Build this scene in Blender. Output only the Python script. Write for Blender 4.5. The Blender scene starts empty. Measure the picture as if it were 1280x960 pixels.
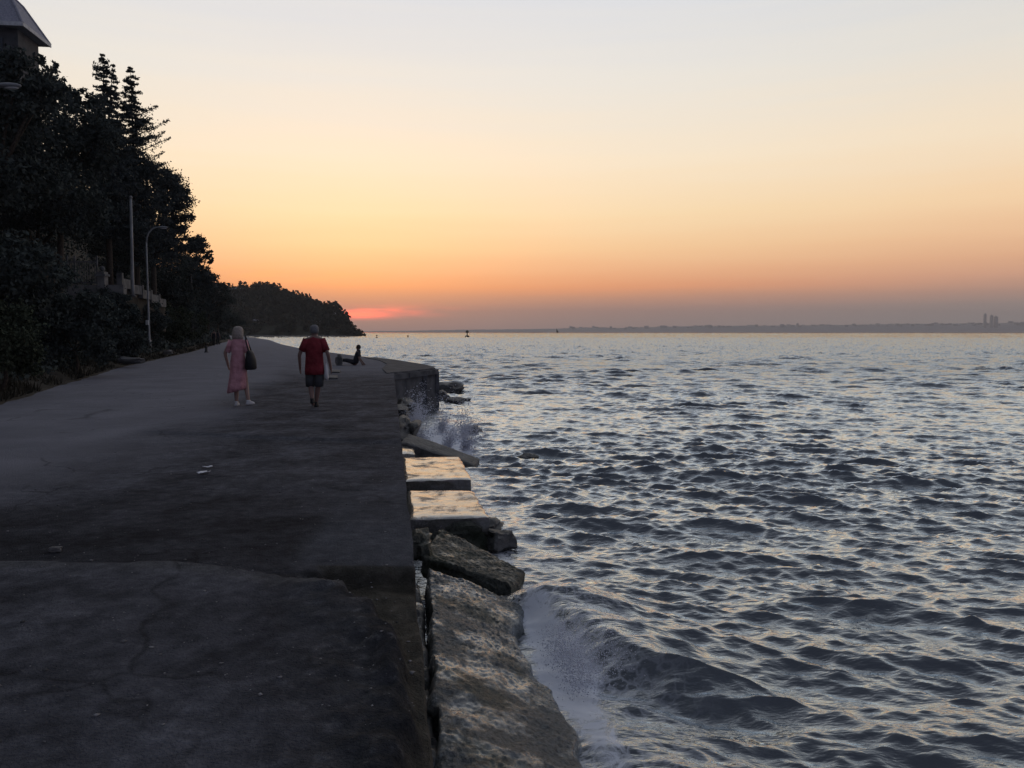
import bpy, math, random
import numpy as np
from mathutils import Vector, Matrix, noise as mnoise

random.seed(7)
RNG = np.random.default_rng(7)
scene = bpy.context.scene
COL = scene.collection
R = math.radians

# ------------------------------------------------------------------ camera
F = 985.0                      # focal length in pixels of a 1280 wide frame
PITCH = R(3.78)
CAMZ = 1.55
SEA = -1.6
cd = bpy.data.cameras.new('camera'); cam = bpy.data.objects.new('camera', cd); COL.objects.link(cam)
cam.location = (0, 0, CAMZ); cam.rotation_euler = (R(90) - PITCH, 0, 0)
cd.sensor_width = 36; cd.lens = 36 * F / 1280; cd.clip_start = 0.05; cd.clip_end = 40000
scene.camera = cam
scene.view_settings.view_transform = 'Standard'; scene.view_settings.look = 'None'
scene.view_settings.exposure = 0; scene.view_settings.gamma = 1; scene.view_settings.use_curve_mapping = False
scene.cycles.use_denoising = True
scene.cycles.max_bounces = 6; scene.cycles.diffuse_bounces = 2; scene.cycles.glossy_bounces = 3
scene.cycles.transparent_max_bounces = 12; scene.cycles.volume_bounces = 0
scene.cycles.sample_clamp_indirect = 4

def ray(px, py):
    c = (px - 640) / F; v = (480 - py) / F
    return Vector((c, math.cos(PITCH) + v * math.sin(PITCH), v * math.cos(PITCH) - math.sin(PITCH)))
def at_z(px, py, z):
    d = ray(px, py); t = (z - CAMZ) / d.z
    return Vector((d.x * t, d.y * t, z))
def at_d(px, py, y):
    d = ray(px, py); t = y / d.y
    return Vector((d.x * t, y, CAMZ + d.z * t))

# ------------------------------------------------------------------ helpers
def thing(o, label, cat, group=None):
    o['label'] = label; o['category'] = cat; o['kind'] = 'thing'
    if group: o['group'] = group
    return o
def structure(o): o['kind'] = 'structure'; return o
def stuff(o): o['kind'] = 'stuff'; return o
def empty(name, loc, rz=0):
    o = bpy.data.objects.new(name, None); COL.objects.link(o); o.location = loc; o.rotation_euler = (0, 0, rz); o.empty_display_size = .2
    return o
def link(name, me, mat=None, parent=None, smooth=False):
    o = bpy.data.objects.new(name, me); COL.objects.link(o)
    if mat: me.materials.append(mat)
    if parent: o.parent = parent
    if smooth: me.polygons.foreach_set('use_smooth', [True] * len(me.polygons))
    return o
def np_mesh(name, V, Fq, smooth=False):
    """V (n,3), Fq (m,k) arrays of one face size"""
    me = bpy.data.meshes.new(name); V = np.asarray(V, np.float32); Fq = np.asarray(Fq, np.int32)
    n, m, k = len(V), len(Fq), Fq.shape[1]
    me.vertices.add(n); me.vertices.foreach_set('co', V.ravel())
    me.loops.add(m * k); me.loops.foreach_set('vertex_index', Fq.ravel())
    me.polygons.add(m); me.polygons.foreach_set('loop_start', np.arange(m, dtype=np.int32) * k)
    me.polygons.foreach_set('loop_total', np.full(m, k, np.int32))
    if smooth: me.polygons.foreach_set('use_smooth', np.ones(m, bool))
    me.update(calc_edges=True)
    return me
def grid_faces(nr, nc):
    i = np.arange(nr - 1)[:, None] * nc + np.arange(nc - 1)[None, :]
    return np.stack([i, i + 1, i + nc + 1, i + nc], -1).reshape(-1, 4)
def attr(me, name, vals):
    a = me.attributes.new(name, 'FLOAT', 'POINT'); a.data.foreach_set('value', np.asarray(vals, np.float32).ravel())

class MB:
    def __init__(s): s.v = []; s.f = []
    def add(s, vs, fs):
        b = len(s.v); s.v += [tuple(x) for x in vs]; s.f += [tuple(i + b for i in f) for f in fs]; return s
    def box(s, c, size, rot=None, taper=1.0):
        x, y, z = [a / 2 for a in size]; c = Vector(c)
        vs = [Vector((sx * x * (taper if sz > 0 else 1), sy * y * (taper if sz > 0 else 1), sz * z)) for sz in (-1, 1) for sy in (-1, 1) for sx in (-1, 1)]
        if rot is not None: vs = [rot @ v for v in vs]
        return s.add([v + c for v in vs], [(0, 2, 3, 1), (4, 5, 7, 6), (0, 1, 5, 4), (2, 6, 7, 3), (0, 4, 6, 2), (1, 3, 7, 5)])
    def tube(s, pts, rad, n=10, cap=True):
        pts = [Vector(p) for p in pts]
        if not isinstance(rad, (list, tuple)): rad = [rad] * len(pts)
        rings = []; u = None
        for i, p in enumerate(pts):
            t = (pts[min(i + 1, len(pts) - 1)] - pts[max(i - 1, 0)]).normalized()
            if u is None:
                u = t.orthogonal().normalized()
            else:
                u = (u - t * u.dot(t)).normalized()
            w = t.cross(u)
            rings.append([p + (u * math.cos(a) + w * math.sin(a)) * rad[i] for a in [2 * math.pi * k / n for k in range(n)]])
        vs = [v for r in rings for v in r]; fs = []
        for i in range(len(pts) - 1):
            for k in range(n):
                k2 = (k + 1) % n
                fs.append((i * n + k, i * n + k2, (i + 1) * n + k2, (i + 1) * n + k))
        if cap: fs += [tuple(range(n))[::-1], tuple((len(pts) - 1) * n + k for k in range(n))]
        return s.add(vs, fs)
    def loft(s, rings, n=20, cap=True, wob=None):
        """rings (cx,cy,cz,rx,ry)"""
        vs = []; fs = []
        for i, (cx, cy, cz, rx, ry) in enumerate(rings):
            for k in range(n):
                a = 2 * math.pi * k / n; w = 1 + (wob(i, a) if wob else 0)
                vs.append((cx + rx * w * math.cos(a), cy + ry * w * math.sin(a), cz))
        for i in range(len(rings) - 1):
            for k in range(n):
                k2 = (k + 1) % n
                fs.append((i * n + k, i * n + k2, (i + 1) * n + k2, (i + 1) * n + k))
        if cap: fs += [tuple(range(n))[::-1], tuple((len(rings) - 1) * n + k for k in range(n))]
        return s.add(vs, fs)
    def ball(s, c, r, nu=12, nv=8):
        if not isinstance(r, (tuple, list)): r = (r, r, r)
        rings = [(c[0], c[1], c[2] + r[2] * -math.cos(math.pi * i / nv), max(1e-4, r[0] * math.sin(math.pi * i / nv)), max(1e-4, r[1] * math.sin(math.pi * i / nv))) for i in range(nv + 1)]
        return s.loft(rings, nu)
    def mesh(s, name):
        me = bpy.data.meshes.new(name); me.from_pydata(s.v, [], s.f); me.update(); return me
    def build(s, name, mat, parent=None, smooth=False): return link(name, s.mesh(name), mat, parent, smooth)

def hash2(ix, iy, seed=0):
    h = (ix.astype(np.int64) * 374761393 + iy.astype(np.int64) * 668265263 + seed * 1442695041) & 0x7fffffff
    h = ((h ^ (h >> 13)) * 1274126177) & 0x7fffffff
    h = h ^ (h >> 16)
    return (h & 0xffff) / 65535.0
def vnoise(x, y, seed=0):
    x = np.asarray(x, float); y = np.asarray(y, float)
    ix = np.floor(x); iy = np.floor(y); fx = x - ix; fy = y - iy
    fx = fx * fx * (3 - 2 * fx); fy = fy * fy * (3 - 2 * fy)
    a = hash2(ix, iy, seed); b = hash2(ix + 1, iy, seed); c = hash2(ix, iy + 1, seed); d = hash2(ix + 1, iy + 1, seed)
    return (a * (1 - fx) + b * fx) * (1 - fy) + (c * (1 - fx) + d * fx) * fy
def fbm(x, y, o=4, seed=0):
    s = 0; a = .5
    for i in range(o):
        s = s + a * (vnoise(x * 2 ** i, y * 2 ** i, seed + i) - .5); a *= .5
    return s
def sstep(a, b, x):
    t = np.clip((np.asarray(x, float) - a) / (b - a), 0, 1); return t * t * (3 - 2 * t)

# ------------------------------------------------------------------ materials
def mat(name, col, rough=.8, spec=.3, metal=0, noise=None, bump=None, trans=0):
    """noise=(scale, second colour, detail); bump=(scale, strength, distance)"""
    m = bpy.data.materials.new(name); m.use_nodes = True; nt = m.node_tree; N = nt.nodes; L = nt.links
    b = N['Principled BSDF']; b.inputs['Base Color'].default_value = (*col, 1); b.inputs['Roughness'].default_value = rough
    b.inputs['Specular IOR Level'].default_value = spec; b.inputs['Metallic'].default_value = metal
    tc = N.new('ShaderNodeTexCoord')
    if noise:
        n = N.new('ShaderNodeTexNoise'); n.inputs['Scale'].default_value = noise[0]; n.inputs['Detail'].default_value = noise[2] if len(noise) > 2 else 5
        L.new(tc.outputs['Object'], n.inputs['Vector'])
        r = N.new('ShaderNodeValToRGB'); r.color_ramp.elements[0].position = .35; r.color_ramp.elements[1].position = .65
        r.color_ramp.elements[0].color = (*col, 1); r.color_ramp.elements[1].color = (*noise[1], 1)
        L.new(n.outputs['Fac'], r.inputs['Fac']); L.new(r.outputs['Color'], b.inputs['Base Color'])
    if bump:
        n2 = N.new('ShaderNodeTexNoise'); n2.inputs['Scale'].default_value = bump[0]; n2.inputs['Detail'].default_value = 6
        L.new(tc.outputs['Object'], n2.inputs['Vector'])
        bp = N.new('ShaderNodeBump'); bp.inputs['Strength'].default_value = bump[1]; bp.inputs['Distance'].default_value = bump[2]
        L.new(n2.outputs['Fac'], bp.inputs['Height']); L.new(bp.outputs['Normal'], b.inputs['Normal'])
    return m

def leaf_mat(name, c1, c2):
    m = bpy.data.materials.new(name); m.use_nodes = True; N = m.node_tree.nodes; L = m.node_tree.links; b = N['Principled BSDF']
    b.inputs['Roughness'].default_value = .9; b.inputs['Specular IOR Level'].default_value = .02
    oi = N.new('ShaderNodeNewGeometry'); r = N.new('ShaderNodeValToRGB')
    r.color_ramp.elements[0].color = (*c1, 1); r.color_ramp.elements[1].color = (*c2, 1)
    L.new(oi.outputs['Random Per Island'], r.inputs['Fac']); L.new(r.outputs['Color'], b.inputs['Base Color'])
    return m

M = {}
M['leaf_dark'] = leaf_mat('leaf_dark', (.052, .061, .056), (.08, .093, .079))
M['leaf_green'] = leaf_mat('leaf_green', (.044, .052, .036), (.072, .083, .052))
M['needle'] = leaf_mat('needle', (.05, .059, .058), (.075, .087, .08))
M['dry_grass'] = leaf_mat('dry_grass', (.035, .033, .025), (.06, .054, .04))
M['far_leaf'] = leaf_mat('far_leaf', (.012, .016, .014), (.035, .04, .033))
M['bark'] = mat('bark', (.05, .04, .03), .9, .1, noise=(14, (.09, .075, .06)), bump=(30, .6, .02))
M['soil'] = mat('soil', (.032, .029, .024), .95, .1, noise=(3, (.06, .053, .042)), bump=(12, .6, .05))
M['hill'] = mat('hill', (.02, .025, .018), .95, .1, noise=(.2, (.05, .05, .035)))
M['pole'] = mat('pole', (.3, .31, .31), .6, .3, .1, noise=(2.5, (.19, .19, .185)))
M['pale_paint'] = mat('pale_paint', (.62, .62, .6), .7, .3, noise=(5, (.45, .45, .43)))
M['house_wall'] = mat('house_wall', (.1, .1, .1), .85, .2, noise=(2, (.07, .07, .07)))
M['far_wall'] = mat('far_wall', (.2, .19, .185), .85, .2, noise=(.6, (.12, .115, .11)))
M['jetty'] = mat('jetty', (.06, .062, .067), .9, .1, noise=(2.5, (.12, .122, .126)), bump=(18, .6, .02))
M['old_white'] = mat('old_white', (.15, .15, .147), .85, .2, noise=(3, (.07, .07, .068)))
M['roof_tile'] = mat('roof_tile', (.25, .25, .28), .85, .2, noise=(8, (.36, .355, .39)), bump=(20, .5, .05))
M['glass'] = mat('glass', (.02, .025, .03), .1, .5)
M['dark_metal'] = mat('dark_metal', (.03, .03, .032), .6, .4, noise=(9, (.05, .05, .05)))
M['concrete'] = mat('concrete', (.12, .115, .105), .85, .25, noise=(2.5, (.2, .19, .175)), bump=(18, .6, .02))
M['stone'] = mat('stone', (.06, .06, .055), .6, .35, noise=(4, (.13, .125, .115)), bump=(14, .8, .04))
M['paper'] = mat('paper', (.75, .75, .75), .8, .2, noise=(20, (.6, .6, .62)))
M['pebble'] = leaf_mat('pebble', (.06, .06, .06), (.34, .33, .32))
M['skin'] = mat('skin', (.3, .19, .15), .55, .3)
M['skin_tan'] = mat('skin_tan', (.2, .125, .1), .55, .3)
M['blonde'] = mat('blonde', (.36, .31, .26), .6, .3, noise=(40, (.22, .18, .15)), bump=(60, .5, .01))
M['grey_hair'] = mat('grey_hair', (.1, .1, .1), .6, .3, noise=(50, (.18, .18, .18)))
M['dark_hair'] = mat('dark_hair', (.02, .017, .015), .6, .3)
M['pink'] = mat('pink', (.6, .31, .33), .85, .1, noise=(6, (.42, .2, .22)), bump=(9, .8, .06))
M['red'] = mat('red', (.24, .036, .044), .85, .1, noise=(5, (.14, .02, .025)), bump=(8, .8, .06))
M['shorts'] = mat('shorts', (.09, .095, .1), .85, .1, noise=(9, (.075, .08, .08)))
M['black'] = mat('black', (.012, .012, .013), .7, .3, noise=(8, (.02, .02, .021)))
M['white_shoe'] = mat('white_shoe', (.5, .5, .5), .7, .2)
M['dark_cloth'] = mat('dark_cloth', (.03, .03, .035), .85, .1, noise=(9, (.045, .045, .05)))
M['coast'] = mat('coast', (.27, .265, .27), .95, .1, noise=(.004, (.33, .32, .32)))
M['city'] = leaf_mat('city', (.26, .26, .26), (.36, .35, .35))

def wet_mat(name, c_dry, c_dark, scale, r_wet, r_dry, bumpscale, bumpd, wet_lo=.42, wet_hi=.58, moss=None, coat=.9, spec=.9):
    m = bpy.data.materials.new(name); m.use_nodes = True; N = m.node_tree.nodes; L = m.node_tree.links; b = N['Principled BSDF']
    tc = N.new('ShaderNodeTexCoord')
    n = N.new('ShaderNodeTexNoise'); n.inputs['Scale'].default_value = scale; n.inputs['Detail'].default_value = 7; n.inputs['Roughness'].default_value = .65
    L.new(tc.outputs['Object'], n.inputs['Vector'])
    mr = N.new('ShaderNodeMapRange'); mr.inputs[1].default_value = wet_lo; mr.inputs[2].default_value = wet_hi; L.new(n.outputs['Fac'], mr.inputs[0])
    mr2 = N.new('ShaderNodeMapRange'); mr2.inputs[3].default_value = r_dry; mr2.inputs[4].default_value = r_wet; L.new(mr.outputs[0], mr2.inputs[0]); L.new(mr2.outputs[0], b.inputs['Roughness'])
    n2 = N.new('ShaderNodeTexNoise'); n2.inputs['Scale'].default_value = bumpscale; n2.inputs['Detail'].default_value = 8; n2.inputs['Roughness'].default_value = .7; L.new(tc.outputs['Object'], n2.inputs['Vector'])
    r = N.new('ShaderNodeValToRGB'); r.color_ramp.elements[0].position = .3; r.color_ramp.elements[1].position = .7
    r.color_ramp.elements[0].color = (*c_dark, 1); r.color_ramp.elements[1].color = (*c_dry, 1); L.new(n2.outputs['Fac'], r.inputs['Fac'])
    src = r.outputs['Color']
    if moss:
        n3 = N.new('ShaderNodeTexNoise'); n3.inputs['Scale'].default_value = 1.7; n3.inputs['Detail'].default_value = 5; L.new(tc.outputs['Object'], n3.inputs['Vector'])
        q = N.new('ShaderNodeMapRange'); q.inputs[1].default_value = .52; q.inputs[2].default_value = .66; q.inputs[4].default_value = .75; L.new(n3.outputs['Fac'], q.inputs[0])
        mx = N.new('ShaderNodeMix'); mx.data_type = 'RGBA'; L.new(q.outputs[0], mx.inputs[0]); L.new(src, mx.inputs[6]); mx.inputs[7].default_value = (*moss, 1); src = mx.outputs[2]
    L.new(src, b.inputs['Base Color']); b.inputs['Specular IOR Level'].default_value = spec
    inv = N.new('ShaderNodeMath'); inv.operation = 'MULTIPLY_ADD'; inv.inputs[1].default_value = -.85; inv.inputs[2].default_value = 1; L.new(mr.outputs[0], inv.inputs[0])
    bp = N.new('ShaderNodeBump'); bp.inputs['Distance'].default_value = bumpd; L.new(inv.outputs[0], bp.inputs['Strength']); L.new(n2.outputs['Fac'], bp.inputs['Height']); L.new(bp.outputs['Normal'], b.inputs['Normal'])
    cw = N.new('ShaderNodeMath'); cw.operation = 'MULTIPLY'; cw.inputs[1].default_value = coat; L.new(mr.outputs[0], cw.inputs[0]); L.new(cw.outputs[0], b.inputs['Coat Weight']); b.inputs['Coat Roughness'].default_value = .06; b.inputs['Coat IOR'].default_value = 1.45
    return m
M['wet_slab'] = wet_mat('wet_slab', (.15, .145, .13), (.06, .057, .05), 3.2, .05, .5, 26, .03, .36, .5, coat=.75)
M['wet_strip'] = wet_mat('wet_strip', (.13, .13, .12), (.03, .03, .028), 4, .1, .5, 24, .05, .5, .6)
M['wet_rough'] = wet_mat('wet_rough', (.27, .29, .285), (.05, .058, .056), 2.6, .14, .42, 34, .05, .47, .6, moss=(.07, .085, .07), coat=.8, spec=.25)
M['mossy'] = wet_mat('mossy', (.13, .135, .11), (.025, .028, .022), 5, .16, .5, 24, .07, .5, .75, moss=(.04, .05, .028), coat=.7, spec=.3)
M['seawall'] = wet_mat('seawall', (.13, .125, .11), (.05, .048, .042), 3, .3, .8, 16, .03, .55, .8, moss=(.045, .042, .026), coat=0)

def promenade_mat():
    m = bpy.data.materials.new('asphalt'); m.use_nodes = True; N = m.node_tree.nodes; L = m.node_tree.links; b = N['Principled BSDF']
    tc = N.new('ShaderNodeTexCoord')
    def nz(s, d=5, rg=.6):
        n = N.new('ShaderNodeTexNoise'); n.inputs['Scale'].default_value = s; n.inputs['Detail'].default_value = d; n.inputs['Roughness'].default_value = rg; L.new(tc.outputs['Object'], n.inputs['Vector']); return n.outputs['Fac']
    def at(name):
        a = N.new('ShaderNodeAttribute'); a.attribute_name = name; return a.outputs['Fac']
    def ramp(src, *st):
        r = N.new('ShaderNodeValToRGB'); e = r.color_ramp.elements
        while len(e) < len(st): e.new(.5)
        for i, (p, c) in enumerate(st): e[i].position = p; e[i].color = (*c, 1)
        L.new(src, r.inputs['Fac']); return r.outputs['Color']
    def mix(f, a, c):
        mx = N.new('ShaderNodeMix'); mx.data_type = 'RGBA'; L.new(f, mx.inputs[0]); L.new(a, mx.inputs[6]); L.new(c, mx.inputs[7]); return mx.outputs[2]
    big = nz(.7, 6); fine = nz(70, 3); mid = nz(9, 6, .7)
    dark = ramp(mid, (.3, (.058, .06, .07)), (.55, (.088, .09, .104)), (.72, (.13, .132, .148)))
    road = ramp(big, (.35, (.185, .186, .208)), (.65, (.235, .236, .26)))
    conc = ramp(mid, (.3, (.065, .071, .084)), (.55, (.105, .112, .128)), (.75, (.15, .158, .175)))
    earth = ramp(mid, (.3, (.016, .017, .019)), (.55, (.04, .04, .043)), (.72, (.16, .16, .165)))
    dark = mix(ramp(fine, (.42, (0, 0, 0)), (.62, (.55, .55, .55))), dark, ramp(mid, (.3, (.02, .021, .024)), (.7, (.15, .153, .166))))
    wr = ramp(nz(1.3, 7, .7), (.36, (.55, .55, .55)), (.5, (1, 1, 1)), (.66, (1.6, 1.6, 1.6))); wm = N.new('ShaderNodeMix'); wm.data_type = 'RGBA'; wm.blend_type = 'MULTIPLY'; wm.inputs[0].default_value = 1; L.new(dark, wm.inputs[6]); L.new(wr, wm.inputs[7]); dark = wm.outputs[2]
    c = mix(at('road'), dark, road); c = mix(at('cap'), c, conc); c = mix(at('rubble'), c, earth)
    led = ramp(mid, (.3, (.045, .042, .034)), (.55, (.085, .078, .064)), (.75, (.14, .13, .11))); c = mix(at('ledge'), c, led)
    c = mix(at('rim'), c, ramp(mid, (.35, (.06, .062, .066)), (.65, (.14, .142, .148))))
    dk = N.new('ShaderNodeMix'); dk.data_type = 'RGBA'; dk.blend_type = 'MULTIPLY'; dm = N.new('ShaderNodeMath'); dm.operation = 'MULTIPLY'; dm.inputs[1].default_value = .5; L.new(at('darken'), dm.inputs[0]); L.new(dm.outputs[0], dk.inputs[0]); L.new(c, dk.inputs[6]); dk.inputs[7].default_value = (.05, .05, .05, 1); c = dk.outputs[2]
    speck = N.new('ShaderNodeTexVoronoi'); speck.inputs['Scale'].default_value = 45; L.new(tc.outputs['Object'], speck.inputs['Vector'])
    sp = ramp(speck.outputs['Distance'], (.0, (1, 1, 1)), (.18, (0, 0, 0)))
    g = N.new('ShaderNodeMath'); g.operation = 'MULTIPLY'; L.new(sp, g.inputs[0])
    th = ramp(nz(14, 2), (.46, (0, 0, 0)), (.62, (.8, .8, .8))); L.new(th, g.inputs[1])
    g3 = N.new('ShaderNodeMath'); g3.operation = 'MULTIPLY'; L.new(g.outputs[0], g3.inputs[0])
    inv = N.new('ShaderNodeMath'); inv.operation = 'SUBTRACT'; inv.inputs[0].default_value = 1; L.new(at('road'), inv.inputs[1]); L.new(inv.outputs[0], g3.inputs[1])
    wv = N.new('ShaderNodeTexNoise'); wv.inputs['Scale'].default_value = 1.6; wv.inputs['Detail'].default_value = 5; L.new(tc.outputs['Object'], wv.inputs['Vector'])
    va = N.new('ShaderNodeVectorMath'); va.operation = 'MULTIPLY_ADD'; va.inputs[1].default_value = (.9, .9, 0); L.new(wv.outputs['Color'], va.inputs[0]); L.new(tc.outputs['Object'], va.inputs[2])
    cr = N.new('ShaderNodeTexVoronoi'); cr.feature = 'DISTANCE_TO_EDGE'; cr.inputs['Scale'].default_value = .42; L.new(va.outputs[0], cr.inputs['Vector'])
    ck = ramp(cr.outputs['Distance'], (.0, (.45, .45, .45)), (.012, (0, 0, 0))); cm = N.new('ShaderNodeMath'); cm.operation = 'MULTIPLY'; L.new(ck, cm.inputs[0]); L.new(ramp(big, (.45, (0, 0, 0)), (.55, (1, 1, 1))), cm.inputs[1])
    blk = N.new('ShaderNodeRGB'); blk.outputs[0].default_value = (.008, .008, .008, 1); c = mix(cm.outputs[0], c, blk.outputs[0])
    lt = N.new('ShaderNodeRGB'); lt.outputs[0].default_value = (.2, .2, .2, 1)
    c = mix(g3.outputs[0], c, lt.outputs[0])
    L.new(c, b.inputs['Base Color']); b.inputs['Roughness'].default_value = .95; b.inputs['Specular IOR Level'].default_value = .05
    ad = N.new('ShaderNodeMath'); ad.operation = 'ADD'; L.new(fine, ad.inputs[0]); L.new(mid, ad.inputs[1])
    bp = N.new('ShaderNodeBump'); bp.inputs['Distance'].default_value = .03; bp.inputs['Strength'].default_value = 1.0; L.new(ad.outputs[0], bp.inputs['Height']); L.new(bp.outputs['Normal'], b.inputs['Normal'])
    return m
M['asphalt'] = promenade_mat()

def water_mat():
    m = bpy.data.materials.new('sea_water'); m.use_nodes = True; N = m.node_tree.nodes; L = m.node_tree.links; b = N['Principled BSDF']
    b.inputs['Base Color'].default_value = (.06, .065, .07, 1); b.inputs['IOR'].default_value = 1.333
    tc = N.new('ShaderNodeTexCoord'); mp = N.new('ShaderNodeMapping'); mp.inputs['Scale'].default_value = (.5, 1.35, 1); mp.inputs['Rotation'].default_value = (0, 0, R(-12))
    L.new(tc.outputs['Object'], mp.inputs['Vector'])
    hs = []
    for sc, w in ((1.1, .07), (6.0, .034), (20, .009)):
        n = N.new('ShaderNodeTexNoise'); n.inputs['Scale'].default_value = sc; n.inputs['Detail'].default_value = 3; L.new(mp.outputs[0], n.inputs['Vector'])
        k = N.new('ShaderNodeMath'); k.operation = 'MULTIPLY'; k.inputs[1].default_value = w; L.new(n.outputs['Fac'], k.inputs[0]); hs.append(k.outputs[0])
    a = N.new('ShaderNodeMath'); L.new(hs[1], a.inputs[0]); L.new(hs[2], a.inputs[1])
    far = N.new('ShaderNodeAttribute'); far.attribute_name = 'far'
    fm = N.new('ShaderNodeMath'); fm.operation = 'MULTIPLY'; L.new(hs[0], fm.inputs[0]); L.new(far.outputs['Fac'], fm.inputs[1])
    a2 = N.new('ShaderNodeMath'); L.new(a.outputs[0], a2.inputs[0]); L.new(fm.outputs[0], a2.inputs[1])
    bp = N.new('ShaderNodeBump'); bp.inputs['Strength'].default_value = .9; bp.inputs['Distance'].default_value = 1.0
    L.new(a2.outputs[0], bp.inputs['Height']); L.new(bp.outputs['Normal'], b.inputs['Normal'])
    fo = N.new('ShaderNodeAttribute'); fo.attribute_name = 'foam'
    nf = N.new('ShaderNodeTexNoise'); nf.inputs['Scale'].default_value = 5; nf.inputs['Detail'].default_value = 10; nf.inputs['Roughness'].default_value = .78; nf.inputs['Distortion'].default_value = .8
    L.new(tc.outputs['Object'], nf.inputs['Vector'])
    s = N.new('ShaderNodeMath'); s.operation = 'ADD'; L.new(fo.outputs['Fac'], s.inputs[0]); L.new(nf.outputs['Fac'], s.inputs[1])
    th = N.new('ShaderNodeMapRange'); th.inputs[1].default_value = .86; th.inputs[2].default_value = 1.02; th.inputs[4].default_value = .95; L.new(s.outputs[0], th.inputs[0])
    vo = N.new('ShaderNodeTexVoronoi'); vo.feature = 'DISTANCE_TO_EDGE'; vo.inputs['Scale'].default_value = 6.5
    dn = N.new('ShaderNodeTexNoise'); dn.inputs['Scale'].default_value = 4; dn.inputs['Detail'].default_value = 4; L.new(tc.outputs['Object'], dn.inputs['Vector'])
    dv = N.new('ShaderNodeVectorMath'); dv.operation = 'MULTIPLY_ADD'; dv.inputs[1].default_value = (.45, .45, .45); L.new(dn.outputs['Color'], dv.inputs[0]); L.new(tc.outputs['Object'], dv.inputs[2]); L.new(dv.outputs[0], vo.inputs['Vector'])
    lc = N.new('ShaderNodeMapRange'); lc.inputs[1].default_value = .0; lc.inputs[2].default_value = .16; lc.inputs[3].default_value = 1; lc.inputs[4].default_value = 0; L.new(vo.outputs['Distance'], lc.inputs[0])
    fw = N.new('ShaderNodeMapRange'); fw.inputs[1].default_value = .03; fw.inputs[2].default_value = .3; fw.inputs[4].default_value = .5; L.new(fo.outputs['Fac'], fw.inputs[0])
    lm = N.new('ShaderNodeMath'); lm.operation = 'MULTIPLY'; L.new(lc.outputs[0], lm.inputs[0]); L.new(fw.outputs[0], lm.inputs[1])
    fx = N.new('ShaderNodeMath'); fx.operation = 'MAXIMUM'; L.new(lm.outputs[0], fx.inputs[0]); L.new(th.outputs[0], fx.inputs[1])
    fr = N.new('ShaderNodeFresnel'); fr.inputs['IOR'].default_value = 1.36; L.new(bp.outputs['Normal'], fr.inputs['Normal'])
    k = N.new('ShaderNodeMath'); k.operation = 'MULTIPLY_ADD'; k.inputs[1].default_value = 2.7; k.inputs[2].default_value = .012; k.use_clamp = True; L.new(fr.outputs[0], k.inputs[0])
    kk = N.new('ShaderNodeMath'); kk.operation = 'MINIMUM'; L.new(k.outputs[0], kk.inputs[0])
    cp = N.new('ShaderNodeMapRange'); cp.inputs[1].default_value = .25; cp.inputs[2].default_value = 1; cp.inputs[3].default_value = .8; cp.inputs[4].default_value = .5; L.new(far.outputs['Fac'], cp.inputs[0]); L.new(cp.outputs[0], kk.inputs[1])  # mirror share lowered with distance, standing in for shadowed, unresolved wave troughs
    gl = N.new('ShaderNodeBsdfGlossy'); gl.inputs['Roughness'].default_value = .03; gl.inputs['Color'].default_value = (.9, .96, 1.0, 1); L.new(bp.outputs['Normal'], gl.inputs['Normal'])
    b.inputs['Specular IOR Level'].default_value = 0; b.inputs['Roughness'].default_value = 1
    bm = N.new('ShaderNodeMixShader'); L.new(kk.outputs[0], bm.inputs[0]); L.new(b.outputs[0], bm.inputs[1]); L.new(gl.outputs[0], bm.inputs[2])
    d = N.new('ShaderNodeBsdfDiffuse'); d.inputs['Color'].default_value = (.8, .82, .85, 1)
    mx = N.new('ShaderNodeMixShader'); L.new(fx.outputs[0], mx.inputs[0]); L.new(bm.outputs[0], mx.inputs[1]); L.new(d.outputs[0], mx.inputs[2])
    L.new(mx.outputs[0], N['Material Output'].inputs['Surface'])
    return m
M['water'] = water_mat()

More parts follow.
